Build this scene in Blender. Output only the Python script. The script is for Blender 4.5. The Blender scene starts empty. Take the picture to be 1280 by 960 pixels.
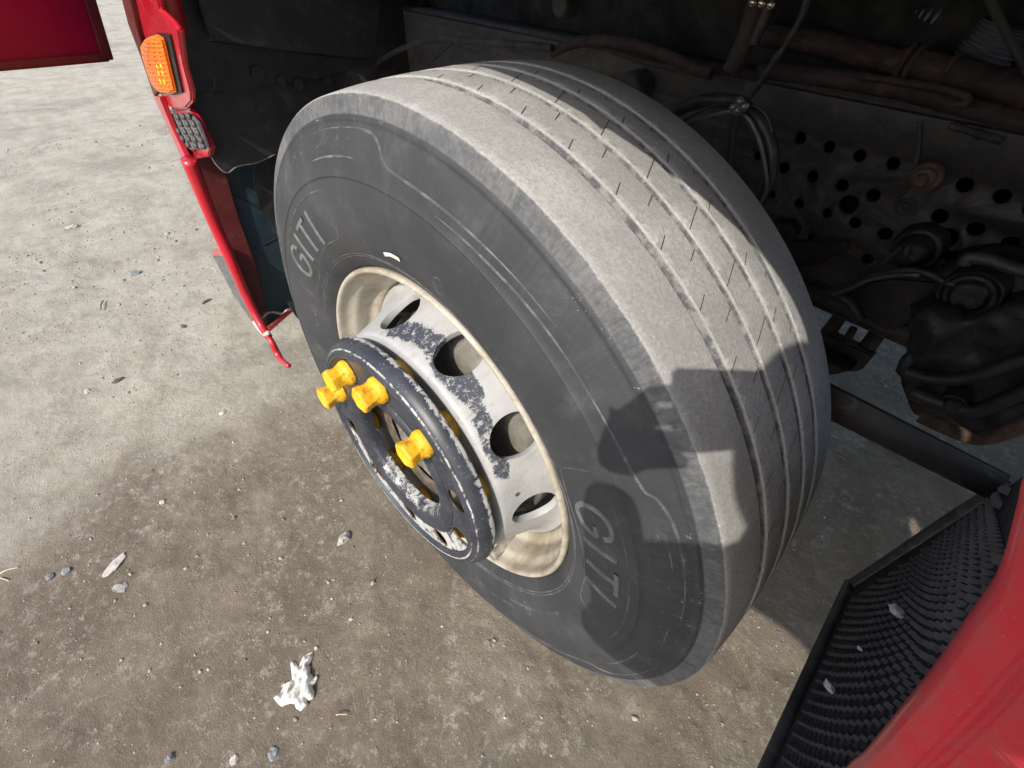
import bpy, bmesh, math, random
import numpy as np
from mathutils import Vector, Matrix, noise
from mathutils.geometry import delaunay_2d_cdt
random.seed(7)
rad = math.radians
S = bpy.context.scene
COL = S.collection

# ------------------------------------------------------------------ camera
CAM = np.array([-0.494, 0.259, 1.154])
RC = np.array([[-0.651, -0.759, 0.017], [-0.531, 0.439, -0.725], [0.542, -0.481, -0.689]])
u_, _, v_ = np.linalg.svd(RC); RC = u_ @ v_
FPX = 596.345
cd = bpy.data.cameras.new('camera'); cam = bpy.data.objects.new('camera', cd); COL.objects.link(cam)
cam.matrix_world = Matrix([[RC[0][0], -RC[1][0], -RC[2][0], CAM[0]],
                           [RC[0][1], -RC[1][1], -RC[2][1], CAM[1]],
                           [RC[0][2], -RC[1][2], -RC[2][2], CAM[2]], [0, 0, 0, 1]])
cd.sensor_width = 36; cd.lens = 36 * FPX / 1280; cd.clip_start = 0.01; cd.clip_end = 2000
S.camera = cam
S.render.resolution_x, S.render.resolution_y = 1024, 768
# ------------------------------------------------------------------ light
SUN = Vector((-0.262, 0.728, 0.655)).normalized()
w = bpy.data.worlds.new('World'); S.world = w; w.use_nodes = True
nt = w.node_tree; bg = nt.nodes['Background']
sky = nt.nodes.new('ShaderNodeTexSky'); sky.sky_type = 'NISHITA'; sky.sun_disc = False
sky.sun_elevation = math.asin(SUN.z); sky.sun_rotation = math.atan2(SUN.x, SUN.y)
sky.dust_density = 2.0
nt.links.new(sky.outputs[0], bg.inputs[0]); bg.inputs[1].default_value = 0.15
ld = bpy.data.lights.new('sun', 'SUN'); ld.energy = 2.75; ld.angle = rad(0.53); ld.color = (1, 0.935, 0.84)
lo = bpy.data.objects.new('sun', ld); COL.objects.link(lo)
lo.rotation_euler = SUN.to_track_quat('Z', 'Y').to_euler()
S.view_settings.view_transform = 'Standard'; S.view_settings.look = 'None'
S.view_settings.exposure = 0.68; S.view_settings.gamma = 1

# ------------------------------------------------------------------ points seen in the photograph, placed on planes of the place
def ray(px, py):
    return np.array([(px - 640) / FPX, (py - 480) / FPX, 1]) @ RC
def P(px, py, ax, c):
    v = ray(px, py); t = (c - CAM[ax]) / v[ax]; return Vector(CAM + v * t)
ZC = 0.513; YAW = rad(4.12)
WM = Matrix.Translation((0, 0, ZC)) @ Matrix.Rotation(YAW, 4, 'Z')      # wheel frame: Y out along the axle
WI = WM.inverted()
def W(px, py, y):                                                      # point on the plane y of the wheel frame
    o = WI @ Vector(CAM); d = WI.to_3x3() @ Vector(ray(px, py)); return o + d * ((y - o.y) / d.y)
def pol(r, a, y):
    a = rad(a); return Vector((r * math.cos(a), y, r * math.sin(a)))

# ------------------------------------------------------------------ objects
def link(name, bm, mats, parent=None, smooth=True, label=None, kind=None, auto=None):
    me = bpy.data.meshes.new(name)
    if auto is not None:
        for e in bm.edges:
            if len(e.link_faces) == 2 and e.calc_face_angle(0) > rad(auto): e.smooth = False
    bm.normal_update(); bm.to_mesh(me); bm.free()
    if not isinstance(mats, (list, tuple)): mats = [mats]
    for m in mats: me.materials.append(m)
    if smooth: me.shade_smooth() if auto is None else [setattr(p, 'use_smooth', True) for p in me.polygons]
    o = bpy.data.objects.new(name, me); COL.objects.link(o)
    if parent: o.parent = parent
    if label: o['label'] = label
    if kind: o['kind'] = kind
    return o
def tag(o, label, cat, group=None):
    o['label'] = label; o['category'] = cat
    if group: o['group'] = group
    return o

# ------------------------------------------------------------------ materials
class NT:
    def __init__(s, name, rough=.6, metal=0., spec=.5):
        s.m = bpy.data.materials.new(name); s.m.use_nodes = True; s.t = s.m.node_tree
        s.b = s.t.nodes['Principled BSDF']; s.b.inputs['Roughness'].default_value = rough
        s.b.inputs['Metallic'].default_value = metal; s.b.inputs['Specular IOR Level'].default_value = spec
        s.tc = s.t.nodes.new('ShaderNodeTexCoord'); s.co = s.tc.outputs['Object']
    def n(s, t, **k):
        x = s.t.nodes.new(t)
        for a, b in k.items(): setattr(x, a, b)
        return x
    def l(s, a, b): s.t.links.new(a, b)
    def put(s, sock, v):
        if hasattr(v, 'links') or hasattr(v, 'is_linked'): s.l(v, sock)
        else: sock.default_value = v
    def math(s, op, a, b=0., c=None, clamp=False):
        x = s.n('ShaderNodeMath', operation=op, use_clamp=clamp); s.put(x.inputs[0], a); s.put(x.inputs[1], b)
        if c is not None: s.put(x.inputs[2], c)
        return x.outputs[0]
    def map(s, v, a, b, c=0., d=1., smooth=True):
        x = s.n('ShaderNodeMapRange', interpolation_type='SMOOTHSTEP' if smooth else 'LINEAR')
        s.put(x.inputs[0], v)
        for i, q in enumerate((a, b, c, d)): s.put(x.inputs[i + 1], q)
        return x.outputs[0]
    def noise(s, scale, detail=5, rough=.6, vec=None, dist=0.):
        x = s.n('ShaderNodeTexNoise'); s.l(vec or s.co, x.inputs['Vector'])
        x.inputs['Scale'].default_value = scale; x.inputs['Detail'].default_value = detail
        x.inputs['Roughness'].default_value = rough; x.inputs['Distortion'].default_value = dist
        return x.outputs[0]
    def vor(s, scale, feat='F1', vec=None, out='Distance'):
        x = s.n('ShaderNodeTexVoronoi', feature=feat); s.l(vec or s.co, x.inputs['Vector']); x.inputs['Scale'].default_value = scale
        return x.outputs[out]
    def mapping(s, scale, rot=(0, 0, 0)):
        x = s.n('ShaderNodeMapping'); s.l(s.co, x.inputs[0]); x.inputs['Scale'].default_value = scale; x.inputs['Rotation'].default_value = rot
        return x.outputs[0]
    def mix(s, f, a, b):
        x = s.n('ShaderNodeMix', data_type='RGBA'); s.put(x.inputs[0], f)
        for i, q in ((6, a), (7, b)):
            if isinstance(q, tuple): x.inputs[i].default_value = (*q[:3], 1)
            else: s.l(q, x.inputs[i])
        return x.outputs[2]
    def xyz(s):
        x = s.n('ShaderNodeSeparateXYZ'); s.l(s.co, x.inputs[0]); return x.outputs
    def rad_(s):
        o = s.xyz(); return s.math('SQRT', s.math('ADD', s.math('MULTIPLY', o[0], o[0]), s.math('MULTIPLY', o[2], o[2]))), o[1]
    def color(s, c):
        if isinstance(c, tuple): s.b.inputs['Base Color'].default_value = (*c, 1)
        else: s.l(c, s.b.inputs['Base Color'])
    def bump(s, h, strength=.4, dist=.002, prev=None):
        x = s.n('ShaderNodeBump'); s.l(h, x.inputs['Height']); x.inputs['Strength'].default_value = strength; x.inputs['Distance'].default_value = dist
        if prev: s.l(prev, x.inputs['Normal'])
        s.l(x.outputs[0], s.b.inputs['Normal']); return x.outputs[0]
    def rough(s, v): s.put(s.b.inputs['Roughness'], v)
def grimy(name, c1, c2, scale=12, rough=.6, dust=(.2, .17, .13), dust_amt=.45, bump=.3, bs=90, metal=0., up=0.0, spec=.5):
    k = NT(name, rough, metal, spec)
    a = k.mix(k.map(k.noise(scale, 6, .65), .35, .65), c1, c2)
    d = k.math('MULTIPLY', k.map(k.noise(scale * 2.3, 7, .7, dist=.6), .5, .72), dust_amt)
    if up:
        g = k.n('ShaderNodeNewGeometry'); z = k.n('ShaderNodeSeparateXYZ'); k.l(g.outputs['Normal'], z.inputs[0])
        d = k.math('MAXIMUM', d, k.math('MULTIPLY', k.map(z.outputs[2], .35, .9), k.map(k.noise(scale * 4, 6, .7), .3, .6, 0., up)))
    k.color(k.mix(d, a, dust)); k.bump(k.noise(bs, 6, .7), bump, .002)
    k.rough(k.map(k.noise(scale * 3), .3, .7, rough * .8, min(1, rough * 1.2)))
    return k.m
M_black = grimy('black_plastic', (.012, .013, .015), (.022, .023, .025), 10, .5, dust_amt=.15, bump=.15, bs=300)
M_iron = grimy('dirty_chassis_paint', (.018, .018, .020), (.045, .042, .038), 9, .65, (.16, .13, .10), .5, .5, 120, up=.5)
M_grease = grimy('oily_iron', (.007, .007, .009), (.022, .019, .018), 16, .5, (.08, .062, .045), .4, .9, 60, up=.12)
M_hose = grimy('rubber_hose', (.012, .012, .013), (.024, .023, .022), 20, .5, dust_amt=.25, up=.1)
M_alu = grimy('dull_metal', (.16, .16, .16), (.28, .27, .26), 40, .45, (.10, .08, .06), .7, metal=.7)
M_rust = grimy('rusty_steel', (.060, .034, .022), (.13, .080, .052), 60, .8, (.20, .14, .10), .6, .8, 150)
M_dark = grimy('near_black', (.004, .004, .005), (.010, .009, .009), 6, .8, dust_amt=.1)  # near-black tone for the engine bay, hidden bulk and mudguard slots

# ------------------------------------------------------------------ modelling helpers
def lathe(bm, prof, n, a0=0, a1=360, mi=0, jit=None):
    closed = abs(a1 - a0 - 360) < 1e-6; rows = []
    N = n if closed else n + 1
    for i in range(N):
        a = a0 + (a1 - a0) * i / n
        rows.append([bm.verts.new(pol(r + (jit(k, i) if jit else 0), a, y)) for k, (r, y) in enumerate(prof)])
    for i in range(n):
        A = rows[i]; B = rows[(i + 1) % N]
        for k in range(len(prof) - 1):
            f = bm.faces.new((A[k], B[k], B[k + 1], A[k + 1])); f.material_index = mi
    return rows
def smooth_prof(pts, per=4):
    out = []
    n = len(pts)
    for i in range(n - 1):
        p0 = pts[max(i - 1, 0)]; p1 = pts[i]; p2 = pts[i + 1]; p3 = pts[min(i + 2, n - 1)]
        for k in range(per):
            t = k / per
            out.append(tuple(.5 * (2 * p1[j] + (p2[j] - p0[j]) * t + (2 * p0[j] - 5 * p1[j] + 4 * p2[j] - p3[j]) * t * t + (3 * p1[j] - p0[j] - 3 * p2[j] + p3[j]) * t ** 3) for j in range(len(p1))))
    out.append(tuple(pts[-1])); return out
def tube(bm, pts, r, seg=10, per=6, mi=0, caps=True, rf=None):
    pts = [Vector(p) for p in (smooth_prof([tuple(p) for p in pts], per) if per > 1 else pts)]
    up = Vector((0, 0, 1)); rings = []; prevn = None
    for i, p in enumerate(pts):
        t = (pts[min(i + 1, len(pts) - 1)] - pts[max(i - 1, 0)]).normalized()
        if prevn is None:
            n = t.cross(up);
            if n.length < .1: n = t.cross(Vector((1, 0, 0)))
        else: n = prevn - t * prevn.dot(t)
        n.normalize(); b = t.cross(n); prevn = n
        rr = r * (rf(i / (len(pts) - 1)) if rf else 1)
        rings.append([bm.verts.new(p + (n * math.cos(k * 2 * math.pi / seg) + b * math.sin(k * 2 * math.pi / seg)) * rr) for k in range(seg)])
    for A, B in zip(rings, rings[1:]):
        for k in range(seg):
            f = bm.faces.new((A[k], A[(k + 1) % seg], B[(k + 1) % seg], B[k])); f.material_index = mi
    if caps:
        bm.faces.new(rings[0][::-1]); bm.faces.new(rings[-1])
def prism(bm, poly, off, mi=0, bevel=0.0, seg=2):
    off = Vector(off); poly = [Vector(p) for p in poly]
    a = [bm.verts.new(p) for p in poly]; b = [bm.verts.new(p + off) for p in poly]
    fs = [bm.faces.new(a), bm.faces.new(b[::-1])]
    for i in range(len(a)):
        j = (i + 1) % len(a); fs.append(bm.faces.new((a[i], b[i], b[j], a[j])))
    bmesh.ops.recalc_face_normals(bm, faces=fs)
    for f in fs: f.material_index = mi
    if bevel:
        es = list({e for f in fs for e in f.edges})
        bmesh.ops.bevel(bm, geom=es, offset=bevel, segments=seg, affect='EDGES', clamp_overlap=True)
def box(bm, c, s, rot=None, bevel=0.0, mi=0):
    r = bmesh.ops.create_cube(bm, size=1); vs = r['verts']
    m = Matrix.Translation(c) @ (rot or Matrix.Identity(4)) @ Matrix.Diagonal((*s, 1))
    bmesh.ops.transform(bm, matrix=m, verts=vs)
    fs = {f for v in vs for f in v.link_faces}
    for f in fs: f.material_index = mi
    if bevel:
        es = list({e for v in vs for e in v.link_edges}); bmesh.ops.bevel(bm, geom=es, offset=bevel, segments=2, affect='EDGES')
def pane(name, px, ax, c, off, mat, parent, bevel=.002, label=None, **k):
    """a sheet part whose outline lies on the plane ax=c, with real thickness"""
    bm = bmesh.new(); prism(bm, [P(x, y, ax, c) for x, y in px], off, bevel=bevel)
    return link(name, bm, mat, parent, auto=35, label=label, **k)
def seg_loft(bm, Sf, uc, vc, a, b, u0, u1, v0, v1, depth, n=12, rings=5, mi=0):
    per = []
    for i in range(n): per.append((u0 + (u1 - u0) * i / n, v0))
    for i in range(n): per.append((u1, v0 + (v1 - v0) * i / n))
    for i in range(n): per.append((u1 - (u1 - u0) * i / n, v1))
    for i in range(n): per.append((u0, v1 - (v1 - v0) * i / n))
    hw, hh = abs(u1 - u0) / 2, abs(v1 - v0) / 2; rows = []
    ell = []
    for (pu, pv) in per:
        t = math.atan2((pv - vc) / hh, (pu - uc) / hw); ell.append((uc + a * math.cos(t), vc + b * math.sin(t)))
    for k in (0, 1):                                   # wall of the hole and its rounded lip
        d = (depth, .12 * depth)[k]; sc = (1, .985)[k]
        rows.append([bm.verts.new(Sf(uc + (e[0] - uc) * sc, vc + (e[1] - vc) * sc, d)) for e in ell])
    for k in range(rings + 1):
        t = (k / rings); t0 = t * .9 + .1 if 0 < k < rings else t
        rows.append([bm.verts.new(Sf(e[0] * (1 - t0) + p[0] * t0 + (0), e[1] * (1 - t0) + p[1] * t0, 0 if k else .02 * depth)) for e, p in zip(ell, per)])
    m = len(per)
    for A, B in zip(rows, rows[1:]):
        for i in range(m):
            j = (i + 1) % m; f = bm.faces.new((A[i], A[j], B[j], B[i])); f.material_index = mi
def interp(prof):                                       # arc-length parametrised profile (r, y) + normal
    pr = [Vector(p) for p in prof]; L = [0]
    for a, b in zip(pr, pr[1:]): L.append(L[-1] + (b - a).length)
    def f(s):
        s = min(max(s, 0), L[-1]); i = 0
        while i < len(L) - 2 and L[i + 1] < s: i += 1
        t = (s - L[i]) / max(L[i + 1] - L[i], 1e-9); p = pr[i].lerp(pr[i + 1], t); d = (pr[i + 1] - pr[i]).normalized()
        return p, Vector((d.y, -d.x))
    return f, L[-1]
def roughen(bm, amp, scale, verts=None):
    bm.normal_update()
    for v in (verts or bm.verts):
        v.co += v.normal * amp * (noise.fractal(v.co * scale, 1., 2.1, 4))

# ================================================================== SETTING: ground
def vnoise(x, y, seed):
    rs = np.random.RandomState(seed); T = rs.rand(256, 256)
    xi = np.floor(x).astype(int); yi = np.floor(y).astype(int); fx = x - xi; fy = y - yi
    fx = fx * fx * (3 - 2 * fx); fy = fy * fy * (3 - 2 * fy)
    g = lambda a, b: T[a % 256, b % 256]
    return (g(xi, yi) * (1 - fx) + g(xi + 1, yi) * fx) * (1 - fy) + (g(xi, yi + 1) * (1 - fx) + g(xi + 1, yi + 1) * fx) * fy
def ground_h(x, y):
    x = np.asarray(x, float); y = np.asarray(y, float)
    def rv(f, a, sd):
        ca, sa = math.cos(a), math.sin(a); return vnoise((x * ca - y * sa) * f + 1000, (x * sa + y * ca) * f + 1000, sd)
    d = np.hypot(x - .3, y); near = np.exp(-np.maximum(0, d - 1.6) / .8); mid = np.exp(-np.maximum(0, d - 3) / 2)
    h = 0.010 * (rv(2.1, .3, 1) - .5) + .006 * (rv(7, 1.1, 2) - .5) * mid
    r = rv(22, .7, 3); m = vnoise(x * 3 + 10, y * 3 + 30, 9)
    h += .005 * (r - .5) * (.3 + m) * mid + .0020 * (rv(60, .45, 4) - .5) * (.2 + 1.3 * m) * near
    h += .0018 * np.maximum(0, rv(130, 1.0, 5) - .62) * 2 * near
    return h * np.exp(-np.maximum(0, np.hypot(x, y) - 6) / 6)
def axis(lo, hi, c0, c1, step, far):
    mid = np.arange(c0, c1, step); out = []; d = step; x = c1
    up = []
    while x < far: up.append(x); d *= 1.03; x += d
    dn = []; d = step; x = c0 - step
    while x > -far: dn.append(x); d *= 1.03; x -= d
    return np.concatenate([dn[::-1], mid, up])
gx = axis(0, 0, -1.0, 2.4, .0065, 300); gy = axis(0, 0, -1.7, 1.2, .0065, 300)
X, Yg = np.meshgrid(gx, gy, indexing='ij'); Z = ground_h(X, Yg)
me = bpy.data.meshes.new('ground'); nx, ny = X.shape
co = np.stack([X, Yg, Z], -1).reshape(-1, 3).astype(np.float32)
idx = np.arange(nx * ny).reshape(nx, ny)
q = np.stack([idx[:-1, :-1], idx[1:, :-1], idx[1:, 1:], idx[:-1, 1:]], -1).reshape(-1, 4)
me.vertices.add(len(co)); me.vertices.foreach_set('co', co.ravel())
me.loops.add(q.size); me.loops.foreach_set('vertex_index', q.ravel().astype(np.int32))
me.polygons.add(len(q)); me.polygons.foreach_set('loop_start', np.arange(0, q.size, 4, dtype=np.int32))
me.update(calc_edges=True); me.shade_smooth()
ground = bpy.data.objects.new('ground', me); COL.objects.link(ground); ground['kind'] = 'structure'
k = NT('compacted_gravel_dirt', .95, spec=.2)
o = k.xyz()
pale = k.mix(k.map(k.noise(7, 8, .7, dist=.3), .36, .64), (.41, .372, .295), (.53, .488, .405))
pale = k.mix(k.map(k.noise(38, 7, .75), .54, .70, 0., .55), pale, (.58, .56, .50))
brown_col = k.mix(k.map(k.noise(5, 8, .72, dist=.4), .36, .64), (.205, .170, .126), (.285, .240, .182))
clus = k.map(k.noise(6.5, 6, .7, dist=.5), .50, .64)
fl_ = k.math('MULTIPLY', k.map(k.noise(75, 8, .85, dist=.3), .535, .60), clus)
brown_col = k.mix(k.math('MULTIPLY', fl_, .65), brown_col, (.46, .41, .335))
brown_col = k.mix(k.map(k.noise(160, 5, .8), .60, .70, 0., .35), brown_col, (.42, .37, .30))
# browner tone lies round the wheel; the boundary runs unevenly beside it
edge = k.math('SUBTRACT', k.math('MULTIPLY', o[1], -.19), k.math('SUBTRACT', o[0], .93))
edge = k.math('ADD', edge, k.math('MULTIPLY', k.math('SUBTRACT', k.noise(2.6, 6, .65), .5), .75))
dm = k.map(edge, -.16, .22)
pt = k.map(k.noise(2.4, 7, .68, dist=.8), .54, .72, 0., .45)
dm = k.math('MULTIPLY', dm, k.math('SUBTRACT', 1., pt), clamp=True)
c = k.mix(dm, pale, brown_col)
wet = k.math('MULTIPLY', k.map(k.noise(1.5, 6, .68, dist=.6), .50, .66), .40)
c = k.mix(wet, c, (.175, .150, .115))
tr_ = k.map(k.noise(1., 5, .6, vec=k.mapping((.9, 5.5, 1), (0, 0, .35))), .52, .66, 0., .25)      # faint wheel tracks
c = k.mix(tr_, c, (.25, .215, .17))
n1 = k.noise(34, 14, .86, dist=.25); n2 = k.noise(52, 13, .86, vec=k.mapping((1, 1, 1), (0, 0, .7)), dist=.2); n3 = k.noise(12, 14, .80, dist=.4)
dens_ = k.map(k.noise(3.0, 6, .7), .38, .62, .2, 1.)
c = k.mix(k.math('MULTIPLY', k.map(n1, .535, .575), k.math('MULTIPLY', dens_, .65)), c, (.60, .56, .48))
c = k.mix(k.math('MULTIPLY', k.map(n3, .555, .60), .40), c, (.47, .435, .37))
c = k.mix(k.math('MULTIPLY', k.map(n2, .54, .58), k.math('MULTIPLY', dens_, .45)), c, (.095, .078, .060))
vc = k.vor(170, out='Color'); vd = k.vor(170); hs = k.n('ShaderNodeSeparateColor'); k.l(vc, hs.inputs[0])
c = k.mix(k.math('MULTIPLY', k.math('MULTIPLY', k.map(hs.outputs[0], .965, .97), k.map(vd, .38, .25)), .6), c, (.58, .55, .49))
k.color(c)
hb = k.math('ADD', k.noise(48, 13, .84), k.math('MULTIPLY', k.noise(240, 6, .8), .5))
b1 = k.bump(hb, 1.0, .008); k.bump(k.noise(380, 4, .7), .35, .001, b1)
me.materials.append(k.m)

# loose grit too fine and many to count
def stone_mesh(bm, c, s, seed, mi=0, flat=.6, sub=1):
    r = bmesh.ops.create_icosphere(bm, subdivisions=sub, radius=1); vs = r['verts']
    rr = random.Random(seed); rot = Matrix.Rotation(rr.random() * 6.3, 4, 'Z') @ Matrix.Rotation(rr.uniform(-.3, .3), 4, 'X')
    ax = (s * rr.uniform(.75, 1.25), s * rr.uniform(.55, 1.0), s * flat * rr.uniform(.6, 1.1))
    off = Vector((rr.random() * 50, rr.random() * 50, 0))
    for v in vs:
        d = 1 + .45 * noise.noise(v.co * 1.3 + off) + .12 * noise.noise(v.co * 4 + off)
        v.co = Vector(c) + rot @ Vector((v.co.x * ax[0] * d, v.co.y * ax[1] * d, v.co.z * ax[2] * d))
    for f in {f for v in vs for f in v.link_faces}: f.material_index = mi
k = NT('grit_stone', .9, spec=.2)
oi = k.n('ShaderNodeNewGeometry')
c = k.n('ShaderNodeValToRGB'); k.l(oi.outputs['Random Per Island'], c.inputs[0]); cr = c.color_ramp
cr.elements[0].color = (.11, .095, .085, 1); cr.elements[1].color = (.52, .49, .44, 1)
for p_, col in ((.25, (.30, .25, .20, 1)), (.5, (.37, .32, .26, 1)), (.75, (.42, .38, .32, 1))): cr.elements.new(p_).color = col
k.color(k.mix(k.map(k.noise(200, 4), .3, .7, 0., .4), c.outputs[0], (.30, .25, .20))); k.bump(k.noise(500, 4), .5, .001)
M_grit = k.m
tmpl = []
for i in range(14):
    tb = bmesh.new(); stone_mesh(tb, (0, 0, 0), 1., i, sub=1); tb.verts.ensure_lookup_table()
    tmpl.append((np.array([v.co for v in tb.verts]), np.array([[v.index for v in f.verts] for f in tb.faces]))); tb.free()
rg = np.random.RandomState(3); VV = []; FF = []; nv = 0
NG = 13000
gxs = np.where(np.arange(NG) % 3 > 0, rg.uniform(-.7, 2.6, NG), rg.uniform(.3, 4.5, NG)); gys = np.where(np.arange(NG) % 3 > 0, rg.uniform(-1.5, 1.1, NG), rg.uniform(-1., 1.4, NG))
dens = vnoise(gxs * 3 + 10, gys * 3 + 30, 9); ghs = ground_h(gxs, gys); gs = np.minimum(.0007 + rg.exponential(.00115, NG), .0085) * (1 + .35 * np.maximum(0, gxs - .8))
for i in range(NG):
    if i % 7 and dens[i] < .42: continue
    tv, tf = tmpl[i % 14]; a = rg.rand() * 6.283; ca, sa = math.cos(a), math.sin(a); v = tv * gs[i]
    VV.append(np.stack([v[:, 0] * ca - v[:, 1] * sa + gxs[i], v[:, 0] * sa + v[:, 1] * ca + gys[i], v[:, 2] + ghs[i] + gs[i] * .12], -1)); FF.append(tf + nv); nv += len(tv)
VV = np.concatenate(VV).astype(np.float32); FF = np.concatenate(FF).astype(np.int32)
me = bpy.data.meshes.new('gravel'); me.vertices.add(len(VV)); me.vertices.foreach_set('co', VV.ravel()); me.loops.add(FF.size); me.loops.foreach_set('vertex_index', FF.ravel())
me.polygons.add(len(FF)); me.polygons.foreach_set('loop_start', np.arange(0, FF.size, 3, dtype=np.int32)); me.update(calc_edges=True); me.materials.append(M_grit)
grit = bpy.data.objects.new('gravel', me); COL.objects.link(grit); grit['kind'] = 'stuff'; grit['label'] = 'loose grit scattered over the dirt yard'; grit['category'] = 'gravel'

# stones one can point to
M_sg = grimy('grey_stone', (.27, .26, .25), (.40, .39, .37), 60, .85, (.45, .42, .38), .6, .6, 300)
M_sb = grimy('bluish_stone', (.17, .19, .20), (.27, .29, .30), 60, .85, (.36, .33, .29), .5, .6, 300)
M_sp = grimy('pale_stone', (.42, .40, .36), (.55, .53, .48), 60, .85, (.36, .31, .25), .5, .6, 300)
M_sd = grimy('dark_stone', (.07, .06, .055), (.13, .115, .10), 60, .85, (.2, .18, .15), .5, .6, 300)
for i, (px, py, s, fl, m, lab, el) in enumerate([
    (431, 674, .0190, .6, M_sg, 'largest angular grey stone on the dirt below the wheel ring', 1.0),
    (62, 721, .0095, .8, M_sb, 'round bluish pebble near the left end of the dirt', 1.0),
    (82, 714, .0105, .35, M_sb, 'flat dark blue grey chip beside the round bluish pebble', 1.2),
    (144, 707, .0220, .10, M_sp, 'long flat pale stone flush with the dirt, left of the loose grey stone', 1.7),
    (150, 735, .0110, .45, M_sg, 'small grey chip just below the long flat pale stone', 1.7),
    (213, 948, .0090, .8, M_sb, 'bluish pebble at the lower edge, leftmost of three', 1.0),
    (292, 950, .0105, .4, M_sp, 'pale flat pebble at the lower edge, between two bluish ones', .8),
    (340, 942, .0100, .35, M_sb, 'flat blue grey pebble below the crumpled glove', 1.1),
    (439, 774, .0055, .8, M_sp, 'tiny white pebble right of and above the crumpled glove', 1.0),
    (229, 408, .0140, .5, M_sd, 'dark lump of stone on pale gravel left of the red bumper edge', 1.0),
    (147, 475, .0130, .35, M_sd, 'dark flat chip on the pale dirt at middle left', 1.5),
    (109, 489, .0120, .35, M_sp, 'whitish flat pebble beside the dark chip at middle left', 1.2),
    (203, 627, .0085, .4, M_sp, 'small white pebble on the brown dirt left of the wheel ring', 1.2),
    (278, 516, .0100, .4, M_sp, 'pale pebble on the dirt straight left of the yellow nuts', 1.2),
    (168, 340, .0260, .3, M_sb, 'flat bluish rock chip on the sunlit gravel', 1.3),
    (90, 283, .0220, .5, M_sp, 'white stone in the far sunlit gravel', 1.0)]):
    g = P(px, py, 2, 0.004); bm = bmesh.new(); stone_mesh(bm, (0, 0, 0), s, 500 + i, flat=fl, sub=2)
    for v in bm.verts: v.co.y *= el; v.co += Vector([noise.noise(v.co * 180 + Vector((i, 0, 0)) * 9) for _ in '1'] * 3) * s * .25
    st = link('stone', bm, m, smooth=False); st.location = (g.x, g.y, float(ground_h(g.x, g.y)) + s * fl * .35)
    st.rotation_euler.z = i * 1.3
    tag(st, lab, 'stone', 'loose stones on the dirt')

# twigs and straw
M_tw = grimy('dark_twig', (.10, .075, .06), (.17, .13, .10), 60, .85)
M_st = grimy('dry_straw', (.52, .44, .28), (.66, .58, .40), 60, .7, dust_amt=.2)
def twig(a, b, r, m, name, lab, cat):
    A, B = P(*a, 2, .006), P(*b, 2, .006); c0 = (A + B) / 2
    bm = bmesh.new(); mid = Vector((.002, .002, .003)); tube(bm, [A - c0, mid, B - c0], r, 6, 4); roughen(bm, r * .3, 300)
    o = link(name, bm, m); o.location = c0; tag(o, lab, cat, {'twig': 'twigs on the gravel', 'straw': 'bits of straw on the dirt'}[cat])
twig((253, 380), (264, 374), .0045, M_tw, 'twig', 'thicker short dark twig on the pale gravel left of the red bumper', 'twig')
twig((126, 387), (129, 376), .0025, M_tw, 'twig', 'thin dark twig on the pale gravel, left of the thicker one', 'twig')
twig((0, 717), (24, 709), .0016, M_st, 'straw', 'long yellow straw stalk at the left edge of the dirt', 'straw')
twig((0, 722), (12, 726), .0013, M_st, 'straw', 'short straw stalk just below the long one', 'straw')
twig((420, 894), (434, 893), .0010, M_st, 'straw', 'single bit of straw right of the crumpled glove', 'straw')

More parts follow.
